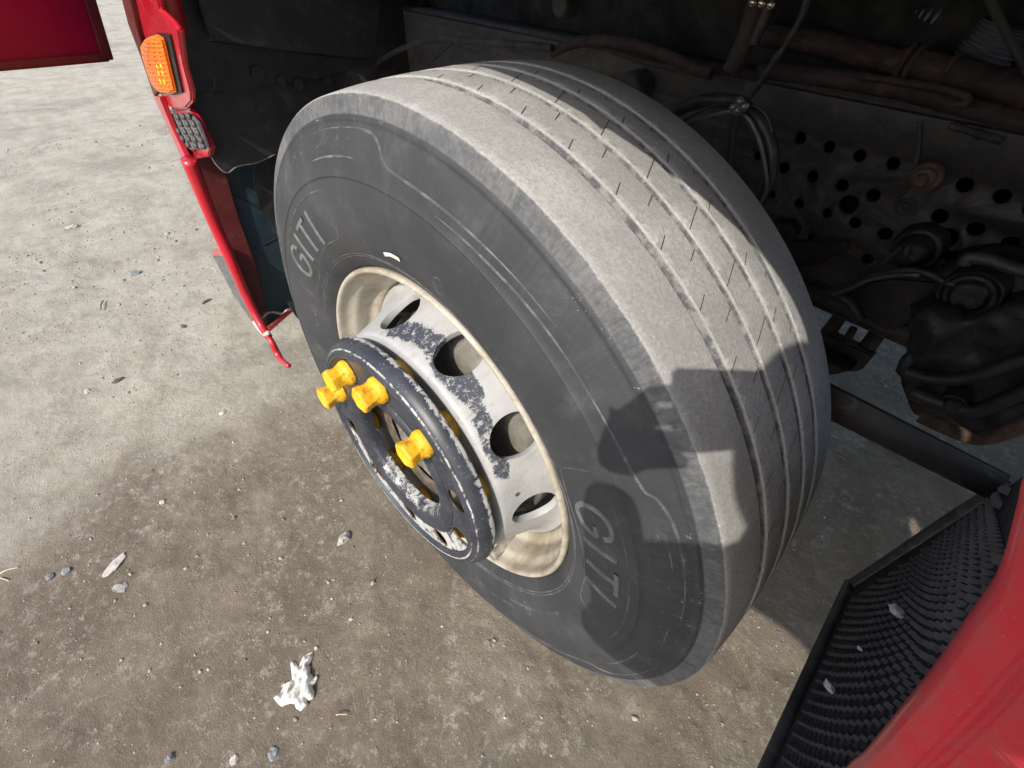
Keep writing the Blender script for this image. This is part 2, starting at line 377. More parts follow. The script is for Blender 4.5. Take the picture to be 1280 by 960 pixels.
# glove
def glove():
    Z_ = [(440, 465), (480, 470), (515, 515), (535, 460), (555, 420), (580, 402), (640, 375), (640, 425), (600, 500), (615, 512), (612, 570), (635, 590), (642, 622), (670, 590), (682, 610), (660, 655), (630, 682), (650, 750), (640, 795), (600, 810), (578, 792), (590, 850), (530, 905), (490, 880), (480, 842), (440, 835), (395, 850), (360, 865), (330, 840), (290, 790), (322, 762), (345, 745), (372, 700), (375, 662), (420, 645), (455, 630), (450, 560)]
    poly = [P(300 + x / 7.111, 760 + y / 7.111, 2, .012).xy for x, y in Z_]
    c0 = sum(poly, Vector((0, 0))) / len(poly); poly = [p - c0 for p in poly]
    n = len(poly); dense = []
    for i in range(n):
        for t in (0, .34, .67): dense.append(poly[i].lerp(poly[(i + 1) % n], t))
    def inside(p):
        c = False
        for i in range(n):
            a, b = poly[i], poly[i - 1]
            if (a.y > p.y) != (b.y > p.y) and p.x < (b.x - a.x) * (p.y - a.y) / (b.y - a.y) + a.x: c = not c
        return c
    def dist(p):
        d = 1
        for i in range(n):
            a, b = poly[i], poly[i - 1]; ab = b - a; t = max(0, min(1, (p - a).dot(ab) / ab.length_squared)); d = min(d, (p - a - ab * t).length)
        return d
    st = .0017; pts = list(dense)
    xs = [p.x for p in poly]; ys = [p.y for p in poly]; x = min(xs)
    while x < max(xs):
        y = min(ys)
        while y < max(ys):
            p = Vector((x + random.uniform(-.3, .3) * st, y + random.uniform(-.3, .3) * st))
            if inside(p) and dist(p) > st * .6: pts.append(p)
            y += st
        x += st
    m = len(dense)
    vs, es, fs, *_ = delaunay_2d_cdt(pts, [(i, (i + 1) % m) for i in range(m)], [list(range(m))], 1, 1e-7)
    bm = bmesh.new(); B = []
    fd = (P(388, 815, 2, 0) - P(360, 880, 2, 0)).xy.normalized(); sd = Vector((-fd.y, fd.x))
    for p in vs:
        d = dist(p); e = min(1, d / .006)
        q = Vector((p.dot(sd) * 62, p.dot(fd) * 22, 0))
        rdg = 1 - abs(noise.noise(q)) * 2.6; r2 = 1 - abs(noise.noise(q * 2.3 + Vector((3, 8, 1)))) * 2.2
        h = .003 + e * (.0075 * rdg + .0028 * r2 + .003)
        B.append(bm.verts.new((p.x, p.y, max(h, .002))))
    for f in fs:
        try: bm.faces.new([B[i] for i in f])
        except ValueError: pass
    bmesh.ops.recalc_face_normals(bm, faces=bm.faces)
    if sum(f.normal.z for f in bm.faces) < 0: bmesh.ops.reverse_faces(bm, faces=bm.faces)
    k = NT('thin_latex', .55, spec=.3); k.color(k.mix(k.map(k.noise(90, 5), .45, .65, 0., .5), (.70, .72, .66), (.58, .52, .45))); k.bump(k.noise(350, 5, .7), .5, .0015)
    o = link('glove', bm, k.m); o.location = (c0.x, c0.y, float(ground_h(c0.x, c0.y)) - .001)
    md = o.modifiers.new('thickness', 'SOLIDIFY'); md.thickness = .0012; md.offset = 1
    tag(o, 'crumpled white disposable glove lying on the brown dirt', 'glove')
glove()

# ================================================================== THE TRUCK
truck = bpy.data.objects.new('truck', None); COL.objects.link(truck)
tag(truck, 'red truck seen at its front wheel arch, one dusty wheel filling the view', 'truck')

# ---- dish profile (wheel frame r, y), from hub face outwards to the barrel
dish = smooth_prof([(.088, .030), (.13, .032), (.175, .034), (.198, .036), (.2085, .032), (.2135, .020), (.219, .000), (.226, -.020), (.234, -.040), (.244, -.058), (.256, -.066)], 5)
dishf, DL = interp(dish)
def dish_at(px, py):
    best = None
    for i in range(200):
        p, nrm = dishf(DL * i / 199); q_ = W(px, py, p.y); e = abs(math.hypot(q_.x, q_.z) - p.x)
        if best is None or e < best[0]: best = (e, q_)
    return best[1]

# ---- paint materials
def worn(name, base, under, centers, thr=.5, nscale=85, under2=None, dirt=.35):
    k = NT(name, .42, spec=.5)
    b = k.mix(k.map(k.noise(9, 6, .7), .35, .7), base, tuple(x * .78 for x in base))
    b = k.mix(k.map(k.noise(26, 8, .75, dist=.8), .50, .70, 0., dirt), b, (.30, .25, .17))
    b = k.mix(k.map(k.noise(120, 7, .85, dist=.4), .56, .68, 0., .45), b, (.30, .28, .24))
    b = k.mix(k.map(k.noise(260, 4, .8), .66, .74, 0., .7), b, (.10, .085, .07))
    rr_, yy_ = k.rad_(); gm = k.map(k.math('ADD', rr_, k.math('MULTIPLY', k.math('SUBTRACT', k.noise(30, 7, .75), .5), .06)), .160, .120)
    b = k.mix(gm, b, k.mix(k.map(k.noise(45, 6, .7), .42, .62), (.10, .088, .070), (.22, .17, .125)))
    st_ = k.math('MULTIPLY', k.map(k.noise(26, 8, .8, vec=k.mapping((3.5, .6, 1), (0, .3, 0))), .52, .66), .45); b = k.mix(st_, b, (.27, .235, .175))
    acc = None
    for c0, r in centers:
        x = k.n('ShaderNodeVectorMath', operation='DISTANCE'); k.l(k.co, x.inputs[0]); x.inputs[1].default_value = c0
        f = k.map(x.outputs['Value'], 0., r, 1., 0., smooth=False)
        acc = f if acc is None else k.math('ADD', acc, f)
    mv = k.mapping((1, .55, 1), (0, .6, 0))
    nz = k.math('ADD', k.math('MULTIPLY', k.noise(nscale, 9, .85, vec=mv, dist=.3), .7), k.math('MULTIPLY', k.noise(210, 6, .85), .3))
    acc = k.math('MINIMUM', acc, .75); mk = k.map(k.math('ADD', k.math('MULTIPLY', acc, .72), k.math('MULTIPLY', nz, 2.3)), 1.60, 1.63, smooth=False)
    sl = k.mix(k.map(k.noise(300, 3), .6, .72), under, base)
    k.color(k.mix(mk, b, sl)); k.rough(k.map(mk, 0, 1, .38, .62))
    h = k.math('SUBTRACT', k.math('MULTIPLY', k.noise(140, 5), .25), mk); k.bump(h, .45, .0012)
    return k.m
cs = [(dish_at(x, y), r) for x, y, r in [(q[0], q[1], q[2] * 1.12) for q in [(492, 410, .026), (507, 412, .028), (523, 417, .028), (540, 428, .030), (552, 443, .032), (562, 458, .032), (572, 472, .030), (582, 486, .028), (594, 496, .022), (600, 520, .020), (607, 535, .020), (612, 550, .020), (618, 563, .020), (624, 577, .022), (629, 592, .020), (527, 366, .016), (648, 618, .008)]]]
M_dish = worn('white_wheel_paint', (.45, .455, .455), (.050, .057, .074), cs)
k = NT('stained_rim_paint', .5)
b = k.mix(k.map(k.noise(10, 7, .75, dist=1.), .38, .68), (.46, .43, .36), (.28, .235, .165))
b = k.mix(k.map(k.noise(45, 7, .8, dist=.4), .58, .70, 0., .8), b, (.13, .10, .07))
b = k.mix(k.map(k.noise(30, 8, .8, vec=k.mapping((1, 6, 1))), .66, .70), b, (.05, .05, .06))
k.color(b); k.bump(k.noise(130, 6, .7), .4, .0015); M_rim = k.m

# ---- wheel: barrel, flange and dish with ten hand holes
wheel = None
bm = bmesh.new()
flange = [(.2985, -.014), (.3010, -.006), (.3005, -.001), (.2975, .0018), (.2940, .0010), (.2915, -.003), (.2900, -.010), (.2885, -.016), (.2850, -.022), (.2790, -.030), (.2760, -.045), (.2735, -.058), (.2620, -.066), (.2560, -.080), (.2530, -.12), (.2530, -.20), (.262, -.235), (.285, -.262), (.3005, -.268), (.302, -.262)]
lathe(bm, smooth_prof(flange, 3), 180)
# the dish: plain inner and outer parts, hand-hole band between
s0, s1 = .120, DL - .010
SfD = lambda u, v, d: (lambda pn: pol(pn[0].x + pn[1].x * d, u, pn[0].y + pn[1].y * d))(dishf(v))
NP = 24
lathe(bm, [tuple(dishf(s0 * i / NP)[0]) for i in range(NP + 1)], 180)
lathe(bm, [tuple(dishf(s1 + (DL - s1) * i / 3)[0]) for i in range(4)], 180)
_t, _n = dishf(s0 + .03); SGN = -1 if _n.x > 0 else 1
for h in range(10):
    a = 107 + 36 * h
    seg_loft(bm, SfD, a, (s0 + s1) / 2 + .002, 8.3, min(.0385, (s1 - s0) / 2 - .003), a - 18, a + 18, s0, s1, SGN * .012, n=18, rings=7)
bmesh.ops.remove_doubles(bm, verts=bm.verts, dist=.0004)
bmesh.ops.recalc_face_normals(bm, faces=bm.faces)
for f in bm.faces: 
    c = f.calc_center_median(); r = math.hypot(c.x, c.z)
    f.material_index = 1 if (r > .2570 or c.y < -.07) else 0
wheel = link('wheel', bm, [M_dish, M_rim], truck, auto=50)
wheel.matrix_local = WM

# ---- brake drum seen through the hand holes
bm = bmesh.new(); lathe(bm, smooth_prof([(.05, -.03), (.165, -.035), (.190, -.042), (.203, -.058), (.2055, -.075), (.206, -.20), (.19, -.21)], 3), 90)
link('brake_drum', bm, grimy('cast_drum', (.12, .112, .098), (.19, .178, .155), 18, .7, (.30, .26, .21), .6, .6, 130), wheel, auto=40)
# ---- hub
bm = bmesh.new(); lathe(bm, [(.001, .046), (.024, .046), (.027, .043), (.029, .0435), (.040, .0440), (.0435, .041), (.0450, .033), (.0500, .0315), (.0590, .031), (.0615, .028), (.0625, .018), (.0700, .016), (.0840, .0155), (.0900, .018), (.0925, .0235), (.1000, .0240), (.1050, .028)], 96)
for i in range(10):
    c = pol(.0765, 12 + 36 * i, .019); r = bmesh.ops.create_cone(bm, cap_ends=True, segments=6, radius1=.0082, radius2=.0078, depth=.010)
    bmesh.ops.transform(bm, matrix=Matrix.Translation(c) @ Matrix.Rotation(math.pi / 2, 4, 'X'), verts=r['verts'])
for i in range(5):
    c = pol(.052, 30 + 72 * i, .033); box(bm, c, (.012, .007, .010), Matrix.Rotation(-rad(30 + 72 * i), 4, 'Y'), .0012)
roughen(bm, .0010, 120)
k = NT('greasy_hub', .5, .3); b = k.mix(k.map(k.noise(25, 7, .75), .4, .6), (.14, .135, .12), (.30, .28, .235)); b = k.mix(k.map(k.noise(38, 6, .7, dist=1), .55, .64), b, (.28, .11, .04))
k.color(b); k.bump(k.noise(120, 6, .7), .7, .002)
link('hub', bm, k.m, wheel, auto=35)

# ---- wheel nuts under the ring
M_yel = NT('yellow_nut_paint', .45); k = M_yel
b = k.mix(k.map(k.noise(70, 6, .7), .35, .7), (.92, .54, .02), (.74, .36, .02)); b = k.mix(k.map(k.noise(120, 7, .8), .50, .64, 0., .75), b, (.32, .15, .04)); b = k.mix(k.map(k.noise(60, 7, .8, dist=.6), .60, .68, 0., .7), b, (.13, .09, .06))
k.color(b); k.bump(k.noise(220, 5, .7), .35, .001); M_yel = k.m
PCD = .1645
def nut_mesh(base_, head, dish_=0.0):
    """turned collar, then a true six-sided head"""
    bm = bmesh.new(); rows = []
    for r, y in base_: rows.append([bm.verts.new((r * math.cos(i * math.pi / 16), y, r * math.sin(i * math.pi / 16))) for i in range(32)])
    for A, B in zip(rows, rows[1:]):
        for i in range(32): bm.faces.new((A[i], A[(i + 1) % 32], B[(i + 1) % 32], B[i]))
    bm.faces.new(rows[-1]); rows = []
    for r, y in head: rows.append([bm.verts.new((r * math.cos(i * math.pi / 3), y, r * math.sin(i * math.pi / 3))) for i in range(6)])
    hf = []
    for A, B in zip(rows, rows[1:]):
        for i in range(6): hf.append(bm.faces.new((A[i], A[(i + 1) % 6], B[(i + 1) % 6], B[i])))
    hf.append(bm.faces.new(rows[-1]))
    es = list({e for f in hf for e in f.edges})
    bmesh.ops.bevel(bm, geom=es, offset=.0007, segments=2, affect='EDGES', clamp_overlap=True)
    bmesh.ops.recalc_face_normals(bm, faces=bm.faces); return bm
nutproto = None
for i in range(10):
    a = 18.5 + 36 * i
    if nutproto is None:
        bm = nut_mesh([(.0255, 0), (.0262, .002), (.0262, .009), (.0240, .012), (.017, .014)], [(.018, .012), (.0178, .028), (.0145, .031)])
        nutproto = o = link('wheel_nut', bm, M_yel, wheel, auto=35)
    else:
        o = nutproto.copy(); COL.objects.link(o); o.parent = wheel
    o.location = pol(PCD, a, .0345); o.rotation_euler = (0, i * .7, 0)

# ---- the dark ring over the nuts
ringp = [(.196, .052), (.2125, .0535), (.2150, .0555), (.2158, .0590), (.2150, .0640), (.2128, .0700), (.2095, .0755), (.2068, .0780), (.2052, .0783), (.2040, .0800), (.2015, .0822), (.1985, .0832), (.1970, .0822), (.1958, .0832), (.1930, .0838), (.1912, .0825), (.1895, .0805), (.1880, .0785), (.1850, .0772)]
inner = [(.1440, .0772), (.1425, .0785), (.1405, .0800), (.1385, .0812), (.1355, .0822), (.1290, .0815), (.1210, .0795), (.1130, .0770), (.1085, .0750), (.1060, .0722), (.1045, .0670), (.1040, .0560), (.1060, .0545), (.109, .058)]
bm = bmesh.new(); lathe(bm, ringp, 180); lathe(bm, inner, 180)
SfR = lambda u, v, d: pol(v, u, .0772 - d + 0.0)
for i in range(10):
    a = 18.5 + 36 * i
    seg_loft(bm, SfR, a, PCD, math.degrees(.0205 / PCD), .0185, a - 18, a + 18, .1850, .1440, .005, n=18, rings=5)
# small oval vent slots sit between; underside closes the shell
bmesh.ops.remove_doubles(bm, verts=bm.verts, dist=.0003); bmesh.ops.recalc_face_normals(bm, faces=bm.faces)
k = NT('slate_paint_worn_to_metal', .4, spec=.5)
r_, y_ = k.rad_()
slate = k.mix(k.map(k.noise(14, 6, .7), .35, .7), (.024, .028, .038), (.044, .050, .062))
slate = k.mix(k.map(k.noise(30, 6, .7), .55, .75, 0., .5), slate, (.13, .12, .11))
bare = k.mix(k.map(k.noise(20, 6, .7), .35, .7), (.52, .53, .53), (.34, .33, .31))
sv = k.mapping((1, 1, 1)); jag = k.noise(62, 9, .85, vec=k.mapping((1, 1, .45), (0, .7, 0)), dist=.8)
e1 = k.math('MULTIPLY', k.map(r_, .208, .2185), k.map(y_, .0760, .058))
o3 = k.xyz(); lower = k.map(o3[0], .06, -.02)
e2 = k.math('MULTIPLY', k.map(r_, .137, .106), k.map(k.noise(5, 2), .38, .52, .35, 1.))
e2 = k.math('MULTIPLY', e2, k.map(o3[2], .10, -.04, .15, .74))
e3 = k.math('MULTIPLY', k.map(k.noise(15, 3), .60, .68), .5)
e5 = k.math('MULTIPLY', k.map(k.math('ABSOLUTE', k.math('SUBTRACT', r_, .2040)), .0022, .0006), .72)
e6 = k.math('MULTIPLY', k.map(k.math('ABSOLUTE', k.math('SUBTRACT', r_, .1940)), .0030, .0008), k.map(o3[2], .04, -.10, .35, .95))
e3 = k.math('MAXIMUM', k.math('MULTIPLY', e3, .62), k.math('MAXIMUM', e5, e6)); e3 = k.math('MAXIMUM', e3, k.math('MULTIPLY', k.map(k.math('ABSOLUTE', k.math('SUBTRACT', r_, .1645)), .024, .017), k.map(o3[2], .02, -.08, .2, .80)))
mm = k.math('MAXIMUM', k.math('MAXIMUM', k.math('MULTIPLY', e1, .95), k.math('MULTIPLY', e2, .95)), e3)
mk = k.map(k.math('ADD', k.math('MULTIPLY', mm, .75), k.math('MULTIPLY', jag, 1.5)), 1.27, 1.30, smooth=False)
fl = k.map(k.noise(150, 6, .85), .625, .635, smooth=False)
mk = k.math('MAXIMUM', mk, fl)
rust = k.map(k.noise(55, 6, .75), .64, .70); 
c = k.mix(mk, slate, bare); c = k.mix(k.math('MULTIPLY', rust, .6), c, (.22, .12, .06))
k.color(c); k.rough(k.map(mk, 0, 1, .42, .35)); k.bump(k.math('SUBTRACT', k.math('MULTIPLY', k.noise(160, 5), .3), k.math('MULTIPLY', mk, .6)), .4, .001)
ring = link('nut_guard_ring', bm, k.m, wheel, auto=28)
md = ring.modifiers.new('thickness', 'SOLIDIFY'); md.thickness = .003; md.offset = -1
# tall yellow nuts that hold the ring
proto = None
for i, a in enumerate((18.5, 54.5, 90.5, 127.0)):
    if proto is None:
        bm = nut_mesh([(.0205, -.001), (.0228, .001), (.0230, .0060), (.0222, .0085), (.0200, .0125), (.0186, .0165), (.0180, .019)], [(.0200, .0130), (.0192, .0185), (.0198, .0240), (.0222, .0330), (.0218, .0368), (.0192, .0392), (.0125, .0360)])
        proto = o = link('ring_nut', bm, M_yel, wheel, auto=32)
    else: o = proto.copy(); COL.objects.link(o); o.parent = wheel
    o.scale = (.93, .93, .93); o.location = pol(PCD, a, .0776); o.rotation_euler = (0, [.2, .75, .1, .5][i], 0)

# ---- valve by the barrel
bm = bmesh.new(); c = W(621, 690, -.012)
tube(bm, [Vector((c.x * .98, -.06, c.z * .98)), Vector((c.x, -.02, c.z)), Vector((c.x, .000, c.z))], .010, 14, 3)
link('valve', bm, grimy('valve_metal', (.20, .18, .15), (.33, .31, .27), 60, .6, (.15, .12, .09), .6), wheel, auto=40)

# ---- TYRE
R0 = .5225; CY = -.1455
def crown(y): return R0 - .0075 * (abs(y - CY) / .1395) ** 2.6
grooves = [(-.0759, .0062), (-.1297, .0048), (-.1743, .0048), (-.2153, .0052)]
prof = []; tagl = []
side = smooth_prof([(.2965, -.020), (.3025, -.006), (.3090, .0010), (.3180, .0070), (.335, .0145), (.355, .0195), (.378, .0225), (.400, .0235), (.420, .0225), (.4285, .0214)], 5)
side += [(.4300, .0222), (.4310, .0228), (.4322, .0220), (.4340, .0203)]
side += smooth_prof([(.440, .0190), (.455, .0155), (.470, .0105), (.4840, .0048)], 4)
side += [(.4862, .0034), (.4885, .0036), (.4905, .0040), (.4930, .0030), (.4945, .0005)]
side += smooth_prof([(.4960, -.0004), (.503, -.0022), (.5095, -.0040), (.5135, -.0060)], 3)
prof = list(side); shoulder_i = len(prof) - 1
ys = []
y = -.0085
edges = []
for gc, gw in grooves: edges.append((gc + gw, gc - gw))
y = -.0085; cur = y
pr = []
for hi, lo_ in edges:
    n = max(3, int((cur - hi) / .008))
    for i in range(n): yy = cur + (hi - cur) * i / n; pr.append((crown(yy), yy, 0))
    pr += [(crown(hi) - .0004, hi + .0006, 1), (crown(hi) - .0028, hi - .0009, 2), (crown(hi) - .0075, hi - .0022, 2), (crown(hi) - .0078, (hi + lo_) / 2, 3), (crown(lo_) - .0075, lo_ + .0022, 2), (crown(lo_) - .0028, lo_ + .0009, 2), (crown(lo_) - .0004, lo_ - .0006, 1)]
    cur = lo_ - .001
n = 8
for i in range(n + 1): yy = cur + (-.2845 - cur) * i / n; pr.append((crown(yy), yy, 0))
prof += [(a, b) for a, b, _ in pr]; kinds = [0] * len(side) + [c for _, _, c in pr]
back = [(2 * 0 + r, 2 * CY - y) for r, y in side[::-1]][1:]
prof += back; kinds += [0] * len(back)
NA = 1080
jt = np.random.RandomState(5)
def jitter(kind, i, k_):
    if kind == 0: return 0
    v = noise.noise(Vector((math.cos(i / NA * 6.2832) * 38, math.sin(i / NA * 6.2832) * 38, k_ * 3.7)))
    v2 = noise.noise(Vector((math.cos(i / NA * 6.2832) * 120, math.sin(i / NA * 6.2832) * 120, k_ * 1.7)))
    return (v * .6 + v2 * .5) * {1: .0008, 2: .0016, 3: .0022}[kind]
PR = np.array(prof); V = np.zeros((NA, len(prof), 3)); F = []
for i in range(NA):
    a = 2 * math.pi * i / NA; ca, sa = math.cos(a), math.sin(a)
    for k_, (r, y) in enumerate(prof):
        kd = kinds[k_]; dy = 0
        if kd:
            j = jitter(kd, i, k_); r = r + (j if kd == 3 else j * .4)
            if kd in (1, 2): dy = j
        V[i, k_] = (r * ca, y + dy, r * sa)
npf = len(prof); ii = np.arange(NA)[:, None]; kk = np.arange(npf - 1)[None, :]; i2 = (ii + 1) % NA
q = np.stack([ii * npf + kk, i2 * npf + kk, i2 * npf + kk + 1, ii * npf + kk + 1], -1).reshape(-1, 4)
me = bpy.data.meshes.new('tyre_base'); me.from_pydata(V.reshape(-1, 3).tolist(), [], q.tolist()); me.update()
bm = bmesh.new(); bm.from_mesh(me)
# raised marks on the sidewall
SP = sorted([(r, y) for r, y in side])
def sy(r):
    for (r0, y0), (r1, y1) in zip(SP, SP[1:]):
        if r0 <= r <= r1: return y0 + (y1 - y0) * (r - r0) / max(r1 - r0, 1e-6)
    return 0
def sw(r, a, h): return pol(r, a, sy(r) + h)
def strip(pts, w_=.0011, h=.0009, per=8, step=True, taper=True):
    pts = smooth_prof(pts, per); L_ = []; n_ = len(pts)
    rows = []
    for i, (r, a) in enumerate(pts):
        r0, a0 = pts[max(i - 1, 0)]; r1, a1 = pts[min(i + 1, n_ - 1)]
        dr, da = r1 - r0, rad(a1 - a0) * r; l = math.hypot(dr, da) or 1; nr, na = da / l, -dr / l
        tp = min(1, 3 * min(i, n_ - 1 - i) / n_ + .2) if taper else 1
        row = []
        for k_, hh in (((-1.6, -.0003), (-.6, h), (.6, h), (1.6, -.0003)) if taper else ((-1.12, -.0003), (-.9, h), (.9, h), (1.12, -.0003))):
            rr = r + nr * w_ * k_ * tp; row.append(bm.verts.new(sw(rr, a + math.degrees(na * w_ * k_ * tp / r), hh if hh < 0 else hh * tp)))
        rows.append(row)
    for A, B in zip(rows, rows[1:]):
        for k_ in range(3): f = bm.faces.new((A[k_], A[k_ + 1], B[k_ + 1], B[k_])); f.material_index = 2
def line(pts, per=6): strip(pts, .0007, .0006, per)
for base in (46, 166, 286):                                          # maker's panel, three times round
    D = lambda d: base + d
    line([(.424, D(26)), (.405, D(24.5)), (.385, D(23)), (.368, D(21.5)), (.355, D(20.5)), (.350, D(18)), (.349, D(10)), (.345, D(2)), (.337, D(-8)), (.336, D(-14)), (.342, D(-19)), (.352, D(-21)), (.39, D(-22)), (.418, D(-21.5))], 4)
    strip([(.480, D(20)), (.4815, D(32)), (.482, D(38)), (.480, D(41)), (.472, D(42.8)), (.460, D(44)), (.454, D(46)), (.452, D(51)), (.453, D(62)), (.456, D(72)), (.458, D(78))], .0013, .0010, 5)
    strip([(.451, D(20)), (.452, D(28)), (.4525, D(36.5))], .0012, .0010, 6)
    strip([(.441, D(56)), (.443, D(66)), (.447, D(76)), (.449, D(86))], .0011, .0010, 6)
    strip([(.476, D(4)), (.478, D(-6)), (.476, D(-14)), (.468, D(-18)), (.458, D(-19.5)), (.452, D(-24)), (.449, D(-32)), (.4475, D(-40))], .0013, .0010, 6)
    strip([(.415, D(24)), (.417, D(18)), (.4175, D(8)), (.417, D(-8)), (.415, D(-18))], .0009, .0008, 6)
    for s_ in (-1, 1): line([(.466, D(s_ * 10 - 3)), (.467, D(s_ * 10 + 4))], 5)
    # letters G I T I: outlined, read clockwise, tops outwards
    cw = {'G': [[(.92, .72), (.75, .95), (.4, 1.0), (.12, .82), (.03, .5), (.12, .18), (.4, 0), (.75, .05), (.95, .28), (.95, .5), (.62, .5)]],
          'I': [[(.5, 1), (.5, 0)]], 'T': [[(0, .93), (1, .93)], [(.5, .93), (.5, 0)]]}
    x0 = -15.5
    for ch, wd in (('G', 9.6), ('I', 4.0), ('T', 8.6), ('I', 4.0)):
        for st_ in cw[ch]:
            pts = [(.352 + .052 * v, D(x0 + wd * (.12 + .76 * u))) for u, v in st_]
            if len(pts) == 2: pts = [pts[0], ((pts[0][0] + pts[1][0]) / 2, (pts[0][1] + pts[1][1]) / 2), pts[1]]
            fat = .0046
            nf = len(bm.faces); strip(pts, .0034, .0015, 4, taper=False)
            bm.faces.ensure_lookup_table()
            for f in bm.faces[nf:]: f.material_index = 3
        x0 += wd + .4
for a in (104, 224, 344):                                            # small oval badge
    pts = [(.358 + .0125 * math.sin(t * math.pi / 8), a + 1.35 * math.cos(t * math.pi / 8)) for t in range(17)]
    line(pts, 3)
    for dx in (-.55, 0, .55): line([(.353, a + dx + .25), (.3575, a + dx), (.363, a + dx + .25)], 3)
def minitext(a0, r, n_, hgt, seed):                                 # rows of small raised marks
    rr = random.Random(seed)
    for i in range(n_):
        a = a0 + i * math.degrees(hgt * .95 / r)
        if rr.random() < .15: continue
        line([(r, a), (r + hgt, a)], 2)
        if rr.random() < .6: line([(r + hgt * rr.choice((0, .5, 1)), a), (r + hgt * rr.choice((0, .5, 1)), a + math.degrees(hgt * .6 / r))], 2)
for a0, r, n_, h_ in ((205, .352, 26, .007), (232, .368, 16, .008), (262, .345, 22, .006), (20, .322, 14, .005), (8, .345, 12, .006), (118, .340, 10, .005)): minitext(a0, r, n_, h_, int(a0))
for rr_ in (.3225, .3265): 
    line([(rr_, a) for a in range(0, 361, 6)], 2)
n_side = len(bm.faces)
# sipes across the ribs, dark strips painting the shaded cuts: 50 pitches
def sipe(a, ya, yb, bend=0.0, w_=.0006):
    rows = []
    for i in range(6):
        t = i / 5; y = ya + (yb - ya) * t; aa = a + bend * t
        row = [bm.verts.new(pol(crown(y) + .00035, aa + s_ * math.degrees(w_ / R0), y)) for s_ in (-1, 1)]
        rows.append(row)
    for A, B in zip(rows, rows[1:]): f = bm.faces.new((A[0], A[1], B[1], B[0])); f.material_index = 1
for i in range(50):
    d = 7.2 * i
    sipe(94.95 + d, -.0832, -.1000, -1.05); sipe(97.55 + d, -.1080, -.1235, -.85)
    sipe(101.9 + d, -.1352, -.1688, -1.8)
    sipe(101.2 + d, -.1800, -.1950, -1.0); sipe(103.8 + d, -.2035, -.2095, -.6)
    sipe(93.9 + d, -.1000, -.1080, 3.6, .00022)
    sipe(100.2 + d, -.195, -.2035, 3.5, .00022)
bmesh.ops.recalc_face_normals(bm, faces=list(bm.faces)[:1])
k = NT('dusty_tyre_rubber', .8, spec=.3)
r_, y_ = k.rad_()
g = k.n('ShaderNodeNewGeometry')
rub = k.mix(k.map(k.noise(7, 6, .65), .35, .7), (.035, .038, .042), (.051, .053, .057))
rub = k.mix(k.map(k.noise(5, 7, .75, vec=k.mapping((3, 1, 3)), dist=.3), .50, .75, 0., .30), rub, (.15, .148, .14))
ws = k.math('MULTIPLY', k.map(k.noise(130, 6, .85, dist=.6), .625, .65), k.math('MULTIPLY', k.map(r_, .43, .49), k.map(k.noise(6, 4), .45, .62)))
rub = k.mix(ws, rub, (.62, .60, .56))
fine = k.map(k.noise(420, 3, .8), .6, .75, 0., .35); rub = k.mix(fine, rub, (.17, .165, .155))
# polished, bluish wear band below the shoulder edge
xx = k.xyz(); ang = k.math('ARCTAN2', xx[2], xx[0]); cb = k.n('ShaderNodeCombineXYZ'); k.l(k.math('MULTIPLY', ang, 70.), cb.inputs[0]); k.l(k.math('MULTIPLY', r_, 26.), cb.inputs[1]); k.l(k.math('MULTIPLY', y_, 20.), cb.inputs[2])
cb2 = k.n('ShaderNodeCombineXYZ'); k.l(k.math('MULTIPLY', ang, 26.), cb2.inputs[0]); k.l(k.math('MULTIPLY', r_, 5.), cb2.inputs[1])
streak = k.noise(1., 8, .8, vec=cb.outputs[0]); stre2 = k.noise(1., 7, .75, vec=cb2.outputs[0])
rub = k.mix(k.map(stre2,   .52, .78, 0., .26), rub, (.15, .149, .145))
band = k.math('MULTIPLY', k.map(r_, .4935, .496), k.map(r_, .5145, .5125))
bandc = k.mix(k.map(k.math('ADD', k.math('MULTIPLY', streak, .45), k.math('ADD', k.math('MULTIPLY', k.noise(95, 7, .8), .45), k.math('MULTIPLY', k.noise(7, 4), .40))), .50, .84), (.060, .066, .076), (.20, .20, .192))
rub = k.mix(k.math('MULTIPLY', band, .9), rub, bandc)
tr = k.mix(k.map(k.noise(10, 7, .7), .35, .68), (.32, .318, .298), (.43, .425, .40))
tr = k.mix(k.map(k.noise(240, 5, .85), .42, .62, 0., .7), tr, (.24, .24, .235))
tr = k.mix(k.map(k.noise(330, 4, .85), .58, .68, 0., .75), tr, (.58, .575, .55))
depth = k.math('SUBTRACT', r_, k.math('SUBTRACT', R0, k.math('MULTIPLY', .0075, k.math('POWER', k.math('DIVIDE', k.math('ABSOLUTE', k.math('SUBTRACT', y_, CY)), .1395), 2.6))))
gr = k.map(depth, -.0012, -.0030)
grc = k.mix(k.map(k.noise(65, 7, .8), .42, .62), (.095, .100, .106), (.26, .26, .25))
tr = k.mix(gr, tr, grc)
